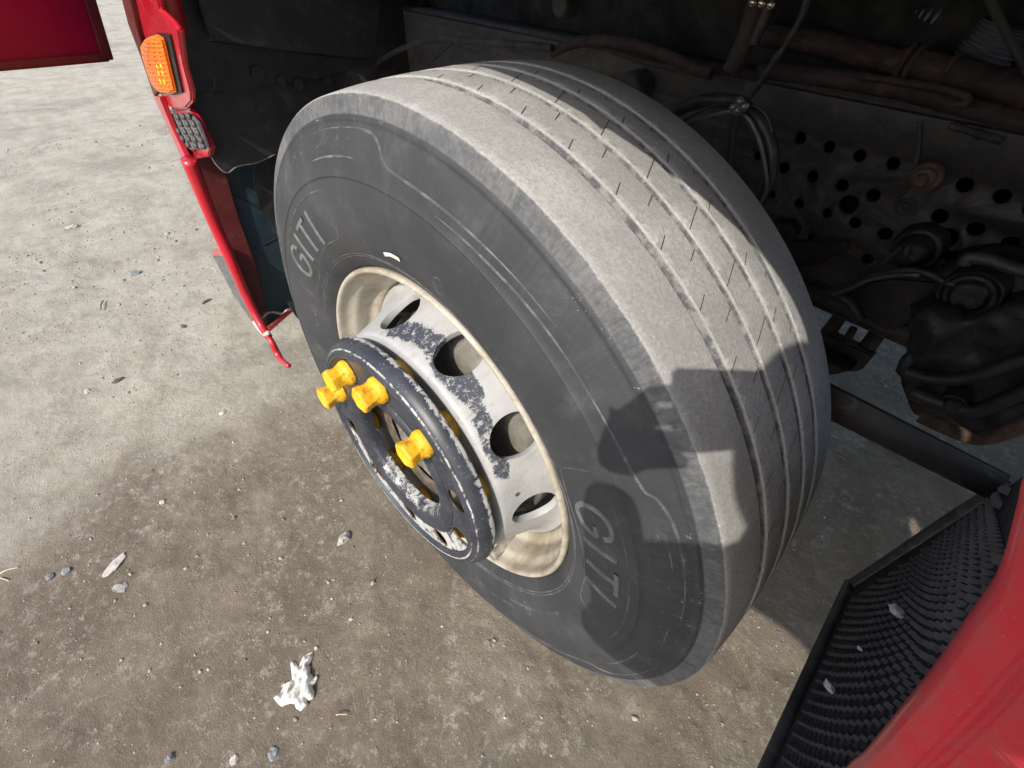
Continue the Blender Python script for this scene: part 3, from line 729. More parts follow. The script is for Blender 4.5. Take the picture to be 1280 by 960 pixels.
# ragged edge where tread dust stops
yb = k.math('ADD', y_, k.math('MULTIPLY', k.math('SUBTRACT', k.noise(90, 7, .85), .5), .0045))
tm = k.map(yb, -.0052, -.0074)
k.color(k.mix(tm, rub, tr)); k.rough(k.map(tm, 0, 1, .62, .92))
hh = k.math('ADD', k.noise(300, 6, .75), k.math('MULTIPLY', k.noise(60, 5), .8)); k.bump(hh, .38, .0012)
k3 = NT('dusty_moulded_edge', .85, spec=.2); k3.color(k3.mix(k3.map(k3.noise(40, 6, .8), .42, .66), (.070, .073, .077), (.155, .156, .155)))
k4 = NT('moulded_letter_rubber', .6, spec=.35); k4.color(k4.mix(k4.map(k4.noise(50, 6, .8), .4, .66), (.105, .106, .110), (.175, .175, .172)))
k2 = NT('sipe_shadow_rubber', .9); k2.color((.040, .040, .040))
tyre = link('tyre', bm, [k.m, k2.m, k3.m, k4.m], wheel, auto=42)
# white paper tag stuck on the sidewall
bm = bmesh.new(); pts = [(.344, 86.0), (.350, 89.0), (.3515, 92.2)]
rows = []
for (r, a) in smooth_prof(pts, 4):
    rows.append([bm.verts.new(sw(r + d_, a, .0022)) for d_ in (-.0030, .0030)])
for A, B in zip(rows, rows[1:]): bm.faces.new((A[0], B[0], B[1], A[1]))
link('tyre_tag', bm, grimy('white_tag', (.80, .78, .74), (.70, .67, .62), 90, .6, (.35, .25, .2), .3), wheel)

# ---- RED BODY PARTS
def redpaint(name, dirt=.25, ramp=None):
    k = NT(name, .3, spec=.5); k.b.inputs['Coat Weight'].default_value = .6; k.b.inputs['Coat Roughness'].default_value = .12
    b = k.mix(k.map(k.noise(3, 4), .35, .7), (.50, .010, .024), (.42, .010, .022))
    b = k.mix(k.map(k.noise(11, 8, .8, dist=1.1), .50, .74, 0., dirt), b, (.38, .24, .20))
    b = k.mix(k.map(k.noise(300, 4, .8), .64, .72, 0., dirt), b, (.55, .42, .38))
    k.color(b); k.rough(k.map(k.noise(9, 6), .3, .7, .22, .5)); k.bump(k.noise(14, 3), .05, .01); return k.m
M_red = redpaint('red_cab_paint'); M_red2 = redpaint('sunlit_dusty_red', .6)
M_dred = grimy('dark_red_inner_paint', (.085, .012, .014), (.12, .02, .02), 14, .45, (.16, .09, .07), .35, .2)
M_teal = grimy('dark_teal_undercoat', (.012, .030, .042), (.018, .040, .052), 9, .5, (.12, .13, .13), .35, .25, up=.0)

# hanging red panel at the upper left
def pv(x, y, ax, c): return P(x, y, ax, c)
bm = bmesh.new(); A1_ = pv(143, 77, 0, .95); dn_ = Vector((-.9, -.44, 0)).normalized()
def dpl(px, py):
    d = Vector(ray(px, py)); c = Vector(CAM); return c + d * ((A1_ - c).dot(dn_) / d.dot(dn_))
A = [dpl(0, 90), A1_, dpl(120, 0)]
hi = A[2] + (A[2] - A[1]) * 4.5; out_ = Vector((0, 1.0, 0))
poly = [A[0] + (A[0] - A[1]) * .9, A[1], hi, hi + (A[0] - A[1]) * 1.9]
prism(bm, poly, -dn_ * .035, bevel=.006, seg=3)
k = NT('shaded_door_red', .45, spec=.3); k.color(k.mix(k.map(k.noise(5, 5), .35, .7), (.25, .004, .034), (.20, .004, .028))); M_door = k.m  # door red darkened to crimson, its shade put into the colour
link('door', bm, M_door, truck, auto=40, label='open red door whose lower corner hangs in at the upper left')
# folded rim on the door's inner side
bm = bmesh.new(); d1 = (A[2] - A[1]).normalized(); d2 = (A[0] - A[1]).normalized()
a_ = A[1] + d2 * .004 + dn_ * .005 + Vector((0, 0, .004))
prism(bm, [a_, a_ + d2 * .3, a_ + d2 * .3 + d1 * .012, a_ + d1 * .012 + d2 * .022, a_ + d1 * .4 + d2 * .022, a_ + d1 * .4], dn_ * .004, bevel=.0015)
link('door_seam', bm, M_dred, truck, auto=40)

YB = .075
# lamp housing: front edge of the arch
hs_ = [(163.75, 0), (170, 24), (180, 44), (190, 80), (200, 116), (207, 131), (216, 137), (231, 136), (239, 127.5), (238, 116), (229, 82), (222, 37.5), (214, 26), (199, 11), (197, 0), (190, -30), (158, -30)]
housing = pane('arch_front_panel', hs_, 1, YB - .004, (0, -.009, 0), M_red, truck, .003)
pane('lamp_recess', [(199, 41), (211.6, 43), (227.5, 116), (217, 119), (195, 117), (178, 56), (186, 44)], 1, YB - .0005, (0, -.004, 0), M_black, housing, .001)
k = NT('amber_lens', .22); k.color((.93, .20, .004)); k.b.inputs['Subsurface Weight'].default_value = .25
k.b.inputs['Subsurface Radius'].default_value = (.01, .004, .001)
wv = k.n('ShaderNodeTexWave', bands_direction='Z'); k.l(k.co, wv.inputs['Vector']); wv.inputs['Scale'].default_value = 130
wx = k.n('ShaderNodeTexWave', bands_direction='X'); k.l(k.co, wx.inputs['Vector']); wx.inputs['Scale'].default_value = 95
k.bump(k.math('ADD', wv.outputs[1], wx.outputs[1]), .6, .0015)
M_amb = k.m
lens = pane('indicator_lamp', [(174, 57), (178, 50), (184, 46), (194, 43), (202, 48), (210, 82), (218, 115), (211, 118), (197, 116), (189, 106), (183, 90), (177, 71)], 1, YB + .006, (0, -.007, 0), M_amb, housing, .003)
bm = bmesh.new()
for i in range(12):
    t = (i + .5) / 12; ya_ = 50 + 64 * t; xl = np.interp(ya_, [46, 71, 90, 106, 116], [180, 178, 184, 190, 197]); xr = np.interp(ya_, [46, 82, 115], [201, 210, 217])
    tube(bm, [P(xl + 1, ya_, 1, YB + .006), P(xr - 1, ya_, 1, YB + .006)], .0016, 6, 1)
for j_ in range(3):
    f = .25 + .25 * j_; tube(bm, [P(180 + 21 * f, 50, 1, YB + .006), P(178 + 34 * f, 82, 1, YB + .006), P(198 + 19 * f, 113, 1, YB + .006)], .0013, 6, 4)
link('lens_rib', bm, M_amb, housing, kind='stuff')
# yellow blocks on the lens, painting the sun's glow inside it
bm = bmesh.new()
for q_ in ((197, 84), (202, 83), (199, 92), (204, 92), (201, 102), (206, 103)): box(bm, P(*q_, 1, YB + .0070), (.0045, .003, .0085), Matrix.Rotation(.3, 4, 'Y'), bevel=.0012)
k = NT('painted_lens_glow', .15); k.color((1., .60, .03)); k.b.inputs['Metallic'].default_value = .0
link('lens_glow_blocks', bm, k.m, housing, kind='stuff')
# outer red skin strip running down to the step
pane('outer_trim', [(147, -20), (158, -20), (172, 38), (184, 82), (196, 116), (192, 120), (176, 72), (160, 30)], 1, YB + .004, (0, -.01, 0), M_dred, truck, .0015)
pane('outer_trim', [(191, 120), (199, 121), (214, 158), (232, 196), (229, 203), (210, 160)], 1, YB + .006, (0, -.01, 0), M_red, truck, .0015)
# upper step pad with rubber studs, set in dusty red painted paler as if sunlit
pane('step_well', [(203, 138), (222, 137), (236, 136), (246, 152), (262, 186), (260, 196), (235, 200), (226, 190), (214, 166)], 1, YB - .012, (0, -.012, 0), M_red2, truck, .002)
pad = pane('step_pad', [(212, 143), (235, 141), (247, 154), (258, 184), (239, 188), (228, 180), (220, 164)], 1, YB - .006, (0, -.006, 0), grimy('grey_step_rubber', (.10, .10, .105), (.17, .165, .16), 40, .8, (.24, .22, .2), .5), truck, .0012)
stud = None
M_rub = grimy('step_stud_rubber', (.045, .045, .05), (.12, .12, .12), 40, .7, (.22, .2, .18), .6)
for r_i, (xa, xb, yv, sl) in enumerate([(215, 236, 147, -1), (218, 242, 155, 0), (223, 247, 164, 1), (228, 251, 173, 1), (235, 254, 181, 1)]):
    for cpx in np.linspace(xa, xb, 4 if r_i < 4 else 3):
        c = P(cpx, yv + (cpx - xa) * .08 * sl, 1, YB - .003)
        if stud is None:
            bm = bmesh.new(); box(bm, (0, 0, 0), (.013, .008, .011), bevel=.0015); stud = o = link('step_stud', bm, M_rub, pad, auto=40)
        else: o = stud.copy(); COL.objects.link(o); o.parent = pad
        o.location = c; o.rotation_euler.y = .35
# blade: rounded red edge of the bumper corner going down
bl = [(236, 199, .082), (252, 240, .082), (270, 284, .081), (290, 328, .080), (308, 370, .079), (325, 404, .078), (336, 421, .078)]
bm = bmesh.new(); pts = [P(x, y, 1, c) for x, y, c in bl]
tube(bm, pts, .013, 14, 5, rf=lambda t: 1.25 - .5 * t)
for v in bm.verts: v.co.y = .08 + (v.co.y - .08) * 1.0
bumper = link('bumper_edge', bm, M_red, truck, auto=50)
bm = bmesh.new(); pts = [P(x, y, 1, .080) for x, y in [(334, 418), (340, 428), (346, 441), (352, 450), (361, 457)]]
tube(bm, pts, .0075, 12, 5, rf=lambda t: .75 + .5 * math.sin(t * 3)); link('bumper_tip', bm, M_red, truck, auto=50, label='thin curved red lower end of the bumper edge')
bm = bmesh.new(); pts = [P(x, y, 1, .082) for x, y in [(318, 402), (324, 411), (331, 418), (335, 416)]]
tube(bm, pts, .0062, 8, 4); link('broken_edge', bm, grimy('bare_plastic', (.62, .58, .50), (.50, .46, .38), 60, .7), truck, label='pale broken plastic edge at the foot of the bumper corner')
bm = bmesh.new(); pts = [P(x, y, 0, .845) for x, y in [(328, 398), (333, 392), (342, 390), (352, 392), (358, 388), (364, 386)]]
tube(bm, pts, .0030, 7, 4, rf=lambda t: .7 + .6 * abs(math.sin(9 * t))); link('torn_edge', bm, grimy('torn_plastic', (.55, .50, .42), (.35, .2, .17), 80, .7), truck, label='torn whitish edge along the bottom of the inner bumper sheet')
# lower step, outside the blade
pane('lower_step', [(264, 317), (268, 311), (279, 309), (290, 330), (320, 398), (324, 410), (315, 403), (292, 368)], 1, YB + .002, (0, -.008, 0), M_red, truck, .002)
lp = pane('lower_step_pad', [(266, 320), (281, 321), (300, 362), (318, 398), (314, 401), (292, 369)], 1, YB + .005, (0, -.005, 0), grimy('step_grip', (.06, .065, .07), (.16, .16, .16), 70, .7, (.26, .25, .24), .6, .9, 160), truck, .001)
# inner faces of the bumper corner, facing the wheel
pane('bumper_inner', [(222, 180), (262, 180), (283, 217), (298, 270), (320, 330), (334, 395), (336, 420), (322, 408)], 0, .862, (.012, 0, 0), M_dred, truck, .002, label='dark red inner side of the bumper corner')
pane('bumper_inner', [(330, 412), (366, 384), (368, 388), (336, 416)], 0, .858, (.006, 0, 0), M_red, truck, .001, label='red bottom lip of the bumper corner')
pane('inner_guard', [(262, 186), (283, 217), (293, 262), (303, 310), (322, 398), (334, 412), (366, 386), (400, 396), (440, 300), (440, 150), (300, 160)], 0, .875, (.01, 0, 0), M_teal, truck, .002, label='dark teal sheet between bumper and tyre')
bm = bmesh.new(); tube(bm, [P(x, y, 0, .873) for x, y in [(283, 240), (310, 254), (335, 268), (350, 276)]], .0018, 6, 3); tube(bm, [P(x, y, 0, .873) for x, y in [(318, 311), (335, 303), (352, 294)]], .0012, 6, 3)
link('guard_crease', bm, M_teal, truck)
pane('gap_sheet', [(345, 193), (322, 203), (317, 216), (319, 234), (326, 262), (345, 288), (360, 300), (400, 200)], 0, .80, (.008, 0, 0), M_black, truck, .001)  # black sheet filling the dark gap beside the teal guard
pane('rubber_skirt', [(362, 382), (368, 380), (380, 400), (378, 404), (372, 398)], 0, .70, (.02, 0, 0), M_black, truck, .001)
# arch liner: overlapping black sheets
pane('arch_liner', [(236, 132), (246, 150), (258, 182), (271, 208), (284, 217), (296, 208), (322, 203), (345, 192), (420, 150), (440, 60), (300, 40), (240, 60), (228, 84), (238, 118)], 0, .66, (.008, 0, 0), M_black, truck, .002, label='lower black arch liner sheet beside the lamp')
bm = bmesh.new(); tube(bm, [P(x, y, 0, .6605) for x, y in [(238, 134), (247, 151), (258, 182), (270, 205), (284, 216), (297, 208), (322, 203), (344, 193)]], .0016, 7, 4)
link('liner_lip', bm, grimy('scuffed_lip', (.10, .10, .09), (.22, .21, .18), 60, .7), truck)
pane('arch_liner', [(196, -20), (215, 26), (222, 38), (230, 82), (236, 110), (268, 120), (272, 60), (262, 52), (266, 20), (250, -20)], 0, .64, (.01, 0, 0), M_black, truck, .002, label='narrow upright black liner sheet next to the lamp housing')
pane('arch_liner', [(240, -30), (262, 50), (300, 55), (345, 62), (400, 68), (468, 74), (474, 30), (478, -30)], 0, .60, (.01, 0, 0), M_black, truck, .002, label='upper black liner sheet under the cab floor')
pane('arch_liner', [(262, 50), (266, 116), (300, 112), (400, 98), (470, 80), (474, 84), (470, 72), (400, 68)], 0, .645, (.01, 0, 0), M_black, truck, .002, label='middle black liner sheet with a round boss')
M_scf = grimy('liner_scuff', (.05, .05, .05), (.12, .12, .115), 60, .7)
for px, py, r in ((321, 91, .012), (350, 100, .008), (372, 104, .01), (408, 100, .008), (361, 13, .006)):
    bm = bmesh.new(); bmesh.ops.create_cone(bm, cap_ends=True, segments=20, radius1=r, radius2=r * .8, depth=.012); bmesh.ops.rotate(bm, verts=bm.verts, cent=(0, 0, 0), matrix=Matrix.Rotation(math.pi / 2, 3, 'Y'))
    o = link('liner_fastener', bm, M_black, truck, auto=40); o.location = P(px, py, 0, .642)
for pp, rr_ in (([(265, 84), (268, 100), (266, 116)], .002), ([(253, 118), (262, 118), (269, 117)], .0016)):
    bm = bmesh.new(); tube(bm, [P(x, y, 0, .642) for x, y in pp], rr_, 6, 3); link('liner_seam', bm, M_scf, truck, auto=40)

# ---- wheel arch, cab floor and cab side above the view
lip = [Vector(p) for p in [(.66, .05, .98), (.58, .05, 1.08), (.44, .05, 1.165), (.25, .05, 1.205), (.05, .05, 1.222), (-.104, .05, 1.213), (-.24, .05, 1.200), (-.34, .05, 1.190), (-.43, .05, 1.172), (-.49, .05, 1.135), (-.522, .05, 1.085)]]
rearc = [P(x, y, 1, .05) for x, y in [(1283, 598), (1268, 640), (1240, 740), (1200, 800), (1150, 870), (1075, 960), (1040, 995)]]
edge_ = [Vector(p) for p in smooth_prof([tuple(p) for p in lip] + [tuple(p) for p in rearc] + [(-.655, .05, .56)], 6)]
bm = bmesh.new(); rows = []
for i, p in enumerate(edge_):
    q0 = edge_[max(i - 1, 0)]; q1 = edge_[min(i + 1, len(edge_) - 1)]; t = (q1 - q0).normalized(); nrm = Vector((t.z, 0, -t.x))
    c_ = Vector((.03, 0, .62))
    if (p - c_).dot(nrm) < 0: nrm = -nrm
    row = []
    for dn, dy in ((.004, -.030), (-.001, -.016), (.0, -.004), (.004, .003), (.011, .006), (.018, .004), (.024, .000), (.030, .003), (.05, .009), (.10, .018), (.17, .024), (.27, .026)):
        row.append(bm.verts.new(p + nrm * dn + Vector((0, dy, 0))))
    rows.append(row)
for A_, B_ in zip(rows, rows[1:]):
    for k_ in range(len(A_) - 1): bm.faces.new((A_[k_], B_[k_], B_[k_ + 1], A_[k_ + 1]))
bmesh.ops.recalc_face_normals(bm, faces=bm.faces)
k = NT('red_fender_paint', .38, spec=.45); k.b.inputs['Coat Weight'].default_value = .5; k.b.inputs['Coat Roughness'].default_value = .10
b = k.mix(k.map(k.noise(3, 4), .35, .7), (.66, .014, .036), (.58, .013, .032))
o3 = k.xyz()
b = k.mix(k.map(k.noise(16, 8, .8, dist=1.2), .55, .80, 0., .14), b, (.50, .06, .06))
sc = k.math('MULTIPLY', k.map(k.noise(48, 8, .85, vec=k.mapping((1, 1, .5)), dist=1.8), .60, .66), k.map(k.noise(9, 3), .56, .66))
b = k.mix(k.math('MULTIPLY', sc, .30), b, (.60, .25, .22))
lipm = k.math('MULTIPLY', k.map(o3[1], .0585, .052), k.map(k.noise(40, 7, .75), .38, .6)); b = k.mix(k.math('MULTIPLY', lipm, .28), b, (.32, .13, .12))
sx_ = k.map(k.noise(60, 9, .85, vec=k.mapping((.25, 1, 2.2), (0, .8, 0)), dist=.2), .615, .63, smooth=False); b = k.mix(k.math('MULTIPLY', sx_, .35), b, (.62, .34, .30))
b = k.mix(k.map(k.noise(480, 3, .8), .66, .72, 0., .6), b, (.55, .42, .36))
k.color(b)
fender = link('wheel_arch_panel', bm, k.m, truck, auto=60, label='red wheel arch panel curving down behind the tyre')
md = fender.modifiers.new('thickness', 'SOLIDIFY'); md.thickness = .003; md.offset = -1

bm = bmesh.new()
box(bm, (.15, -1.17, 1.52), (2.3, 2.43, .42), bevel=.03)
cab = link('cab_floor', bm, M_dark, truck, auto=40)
bm = bmesh.new(); box(bm, (.15, -1.15, 2.15), (2.3, 2.38, .80), bevel=.08); link('cab', bm, M_red, truck, auto=40)
# upper wheel housing closes the arch inside
bm = bmesh.new(); arc = [(math.cos(rad(a)) * .735, math.sin(rad(a)) * .68 + .56) for a in range(76, 118, 6)]
rows = [[bm.verts.new((x * .82, y, z)) for y in (.045, -.40)] for x, z in arc]
for A_, B_ in zip(rows, rows[1:]): bm.faces.new((A_[0], B_[0], B_[1], A_[1]))
bmesh.ops.solidify(bm, geom=list(bm.faces), thickness=.006)
link('wheel_housing', bm, M_black, truck, auto=50)

pane_ = lambda name, pts, off, m, **k: (lambda bm: (prism(bm, pts, off, bevel=.003), link(name, bm, m, truck, auto=40, **k))[1])(bmesh.new())
pane_('sun_block_skirt', [(-.84, .058, .50), (-1.100, .058, .50), (-1.100, .058, .87), (-1.090, .058, .92), (-1.085, .058, .985), (-1.100, .058, .995), (-1.100, .058, 1.35), (-.76, .058, 1.35), (-.80, .058, .9)], (0, -.004, 0), M_red, label='unseen red panel added behind the wheel arch to block the sun')  # unseen skirts added to keep sun off the ground; gap lets a patch through
pane_('sun_block_skirt', [(-1.101, .0545, .50), (-2.6, .0545, .50), (-2.6, .0545, 1.35), (-1.09, .0545, 1.35), (-1.09, .0545, .995), (-1.100, .0545, .985), (-1.135, .0545, .90), (-1.101, .0545, .87)], (0, -.004, 0), M_black, label='unseen black panel added further back along the truck to block the sun')
pane_('sun_leak_sill', [(-1.15, .040, 1.16), (-.62, .040, 1.16), (-.52, .040, 1.235), (-.20, .040, 1.26), (.2, .040, 1.27), (.9, .040, 1.25), (.9, .040, 1.42), (-1.15, .040, 1.42)], (0, -.004, 0), M_red)  # unseen slab added above the arch against a sun leak
# ---- rear mudguard with anti-spray bumps
pA = P(1065, 735, 1, -.40); pB = P(1262, 608, 1, -.40); pC = P(965, 960, 1, -.05)
out0 = pA + (pC - pA) * 1.27; b0 = pA; b1 = pB
oc = [out0] + [P(x, y, 1, .040) for x, y in [(1085, 965), (1160, 875), (1212, 802), (1252, 742), (1279, 640), (1292, 585)]]
oc = [Vector(p) for p in smooth_prof([tuple(p) for p in oc], 8)]
ol = [0]
for a_, b_ in zip(oc, oc[1:]): ol.append(ol[-1] + (b_ - a_).length)
def outer(v):
    s_ = max(0, min(v, 1)) * ol[-1]
    for i in range(len(oc) - 1):
        if ol[i + 1] >= s_ - 1e-9: return oc[i].lerp(oc[i + 1], (s_ - ol[i]) / max(ol[i + 1] - ol[i], 1e-9))
    return oc[-1]
def sheet0(u, v): return b0.lerp(b1, v).lerp(outer(v), u)
def snrm(u, v):
    u = min(max(u, .02), .98); v = min(max(v, .02), .98)
    n_ = (sheet0(u + .02, v) - sheet0(u - .02, v)).cross(sheet0(u, v + .02) - sheet0(u, v - .02)).normalized()
    return n_ if n_.dot(Vector(CAM) - sheet0(u, v)) > 0 else -n_
def sheet(u, v, d=0): return sheet0(u, v) + snrm(u, v) * d + ((b0 - outer(0)).normalized() * (-u * .45) if u < 0 else Vector()) + ((b0 - b1) * -v if v < 0 else Vector())
NRM = snrm(.5, .5)
bm = bmesh.new(); rows = [[bm.verts.new(sheet(i / 16, j / 30)) for i in range(17)] for j in range(31)]
for A_, B_ in zip(rows, rows[1:]):
    for k_ in range(16): bm.faces.new((A_[k_], A_[k_ + 1], B_[k_ + 1], B_[k_]))
bmesh.ops.solidify(bm, geom=list(bm.faces), thickness=.004)
M_flap = grimy('mudguard_rubber', (.020, .021, .026), (.034, .035, .040), 12, .6, (.14, .125, .10), .35, .3, 200)
M_tooth = grimy('spray_tooth_rubber', (.034, .036, .044), (.055, .057, .066), 12, .5, (.16, .145, .12), .25, .2, 200)
mud = link('mudguard', bm, M_flap, truck, auto=40, label='black mudguard behind the tyre with rows of anti spray bumps')
# raised border lips
bm = bmesh.new()
tube(bm, [sheet(-.01, -.005, .004), sheet(.25, -.008, .004), sheet(.5, -.008, .004), sheet(.75, -.006, .004), sheet(1.0, .0, .004)], .0085, 10, 5)
tube(bm, [sheet(-.008, -.01, .004), sheet(-.008, .3, .004), sheet(-.012, .65, .004), sheet(-.01, 1.0, .004)], .006, 10, 4)
link('mudguard_rim', bm, grimy('dusty_rim_rubber', (.022, .023, .025), (.06, .06, .058), 20, .6, (.20, .18, .15), .6), mud, auto=50)
bm = bmesh.new(); rowsn = 27; ncol = 22
for j in range(rowsn):
    v = .10 + (.975 - .10) * j / (rowsn - 1)
    for i in range(ncol):
        u = .105 + .87 * (i + .5 * (j % 2) + .25) / ncol
        if u > .985 or v > .93 and u > .55: continue
        cu = .87 / ncol; L_ = (sheet(1, v) - sheet(0, v)).length
        U = (sheet(u + .01, v) - sheet(u, v)).normalized(); Vv = (sheet(u, v + .01) - sheet(u, v)).normalized(); N_ = snrm(u, v); p = sheet(u, v, .0006)
        a_ = cu * L_ * .33; b_ = .0040; hgt = .0048 * random.uniform(.9, 1.1)
        base_ = [p - U * a_ - Vv * b_, p + U * a_ - Vv * b_, p + U * a_ + Vv * b_, p - U * a_ + Vv * b_]
        top_ = [p - U * a_ * .1 - Vv * b_ * .7 + N_ * hgt * .5, p + U * a_ * .9 - Vv * b_ * .8 + N_ * hgt, p + U * a_ * .9 + Vv * b_ * .8 + N_ * hgt, p - U * a_ * .1 + Vv * b_ * .7 + N_ * hgt * .5]
        B1 = [bm.verts.new(x) for x in base_]; B2 = [bm.verts.new(x) for x in top_]
        bm.faces.new(B2)
        for k_ in range(4): bm.faces.new((B1[k_], B1[(k_ + 1) % 4], B2[(k_ + 1) % 4], B2[k_]))
        q0 = p + U * (a_ * 1.45); S_ = [bm.verts.new(q0 + U * a_ * x + Vv * b_ * y) for x, y in ((-.38, -1.), (.38, -.8), (.38, .8), (-.38, 1.))]
        f = bm.faces.new(S_); f.material_index = 1  # flat black quad paints the shaded slot beside each bump
bmesh.ops.recalc_face_normals(bm, faces=bm.faces)
link('anti_spray_bump', bm, [M_tooth, M_dark], mud, smooth=False, kind='stuff')
# stones caught on the mudguard
for i, (px, py, s) in enumerate([(1134, 773, .0055), (1048, 868, .0050), (1087, 820, .0025)]):
    best = None
    d = Vector(ray(px, py)); t = (b0 - Vector(CAM)).dot(NRM) / d.dot(NRM); c = Vector(CAM) + d * t + NRM * .008
    bm = bmesh.new(); stone_mesh(bm, (0, 0, 0), s, 900 + i, flat=.8, sub=2); o = link('pebble', bm, M_sg, smooth=False); o.location = c
    tag(o, ['largest grey pebble caught among the bumps of the black mudguard', 'grey pebble near the bottom rim of the black mudguard', 'tiny pebble in the middle of the black mudguard', 'small pebble right of the middle of the black mudguard', 'pebble in the upper inner corner of the black mudguard'][i], 'pebble', 'pebbles caught on the mudguard')
# longitudinal strip
bm = bmesh.new()
a0 = P(1262, 600, 1, -.40); a1 = P(1025, 478, 1, -.40); c1 = P(1025, 520, 1, -.40); c0_ = P(1237, 627, 1, -.40)
ex = (a1 - a0) * 1.0
prism(bm, [a0, a1 + ex * .5, c1 + (c1 - c0_) * .5, c0_], (0, -.012, 0), bevel=.002)
link('side_stay', bm, grimy('dusty_black_strip', (.020, .020, .022), (.05, .047, .042), 7, .6, (.15, .135, .11), .8, .4, 90), truck, auto=40, label='long flat black stay running under the truck from the mudguard')

# ---- FRAME RAIL with holes
YR = -.72
bm = bmesh.new()
prism(bm, [(-1.6, YR, .632), (1.4, YR, .632), (1.4, YR, .967), (-1.6, YR, .967)], (0, -.014, 0))
M_rail = grimy('grey_perforated_steel', (.042, .040, .043), (.068, .062, .056), 24, .6, (.13, .10, .08), .55, .6, 130)
rail = link('frame_rail', bm, M_rail, truck, auto=40, label='perforated steel frame rail of the chassis')
holes = [(1000, 173, 7), (1036, 184, 7), (1074, 195, 7.5), (1116, 205, 7.5), (980, 210, 6.5), (1015, 221, 7), (1052, 232, 7.5), (1091, 245, 8), (998, 255, 6), (1033, 267, 6), (1068, 279, 7), (1106, 293, 8), (1060, 256, 11), (964, 243, 5), (1013, 297, 4), (1084, 324, 6.5), (1131, 257, 7), (1205, 232, 9), (1252, 246, 9), (1174, 271, 9), (1219, 287, 9), (1182, 298, 12), (1190, 322, 8.5), (946, 195, 5), (925, 233, 5), (1290, 262, 9), (1262, 305, 9)]
bmc = bmesh.new()
for x, y, r in holes:
    c = P(x, y, 1, YR); dist = (c - Vector(CAM)).length
    rr = r * 1.05 / FPX * (Vector(ray(x, y)).length and dist / Vector(ray(x, y)).length)
    q_ = bmesh.ops.create_cone(bmc, cap_ends=True, segments=24, radius1=rr, radius2=rr, depth=.05)
    bmesh.ops.transform(bmc, matrix=Matrix.Translation(c) @ Matrix.Rotation(math.pi / 2, 4, 'X'), verts=q_['verts'])
cut = link('hole_cutter', bmc, M_iron)
md = rail.modifiers.new('holes', 'BOOLEAN'); md.object = cut; md.operation = 'DIFFERENCE'; md.solver = 'EXACT'
dg = bpy.context.evaluated_depsgraph_get(); nm = bpy.data.meshes.new_from_object(rail.evaluated_get(dg)); rail.modifiers.clear(); rail.data = nm
bpy.data.objects.remove(cut)
# flanges, and the lapped second rail plate on the right
def bar(name, a, b, c0_, s, m, parent=truck, lab=None, bev=.004):
    bm = bmesh.new(); a = Vector(a); b = Vector(b); d = b - a; rot = d.to_track_quat('X', 'Z').to_matrix().to_4x4()
    box(bm, (a + b) / 2, (d.length, *s), rot, bevel=bev); return link(name, bm, m, parent, auto=40, label=lab)
bar('rail_flange', (-1.6, YR - .04, .970), (1.4, YR - .04, .970), 0, (.088, .010), M_iron, rail)
bar('rail_flange', (-1.6, YR - .04, .628), (1.4, YR - .04, .628), 0, (.088, .010), M_iron, rail)
pane('rail_plate', [(1153, 158), (1190, 160), (1262, 186), (1330, 205), (1330, 420), (1200, 368), (1128, 330), (1150, 250)], 1, YR + .008, (0, -.006, 0), M_iron, rail, .002) if False else None
bm = bmesh.new(); tube(bm, [P(x, y, 1, YR + .004) for x, y in [(1188, 156), (1205, 162), (1225, 168), (1252, 176)]], .0055, 8, 4); roughen(bm, .004, 150)
tube(bm, [P(x, y, 1, YR + .003) for x, y in [(1150, 152), (1149, 170), (1147, 190), (1143, 215)]], .0035, 8, 4)
link('weld_seam', bm, M_iron, rail)
# bolts with rusty bracket
def knob(px, py, y, prof_, m, name, parent=truck, seg=28, rough_=.0):
    bm = bmesh.new(); lathe(bm, smooth_prof(prof_, 3), seg)
    if rough_: roughen(bm, rough_, 90)
    o = link(name, bm, m, parent, auto=40); o.location = P(px, py, 1, y); return o
knob(1159, 220, YR + .006, [(.0005, .034), (.007, .034), (.009, .03), (.009, .022), (.013, .020), (.015, .016), (.015, .010), (.019, .008), (.021, .004), (.021, -.004)], M_rust, 'rusty_bolt', rail, rough_=.0012)
pane('bolt_bracket', [(1150, 226), (1166, 232), (1146, 268), (1133, 272), (1119, 264), (1121, 252)], 1, YR + .005, (0, -.005, 0), M_iron, rail, .002)
knob(1133, 258, YR + .006, [(.006, .004), (.010, .006), (.013, .004), (.014, -.002)], M_iron, 'bracket_washer', rail)
knob(1147, 310, YR + .02, [(.0005, .045), (.014, .044), (.021, .036), (.024, .022), (.027, .012), (.034, .008), (.036, -.02)], M_grease, 'bump_stop', truck, rough_=.002)
pane('stop_bracket', [(1118, 296), (1150, 290), (1168, 300), (1166, 322), (1160, 350), (1125, 340)], 1, YR + .010, (0, -.02, 0), M_grease, truck, .003)
knob(985, 288, YR + .006, [(.0005, .02), (.016, .019), (.020, .012), (.022, -.004)], M_grease, 'grommet', rail, rough_=.002)
pane('rail_patch', [(975, 300), (1040, 300), (1061, 298), (1061, 315), (1040, 322), (1022, 332), (985, 334), (978, 320)], 1, YR + .007, (0, -.007, 0), M_grease, rail, .003)

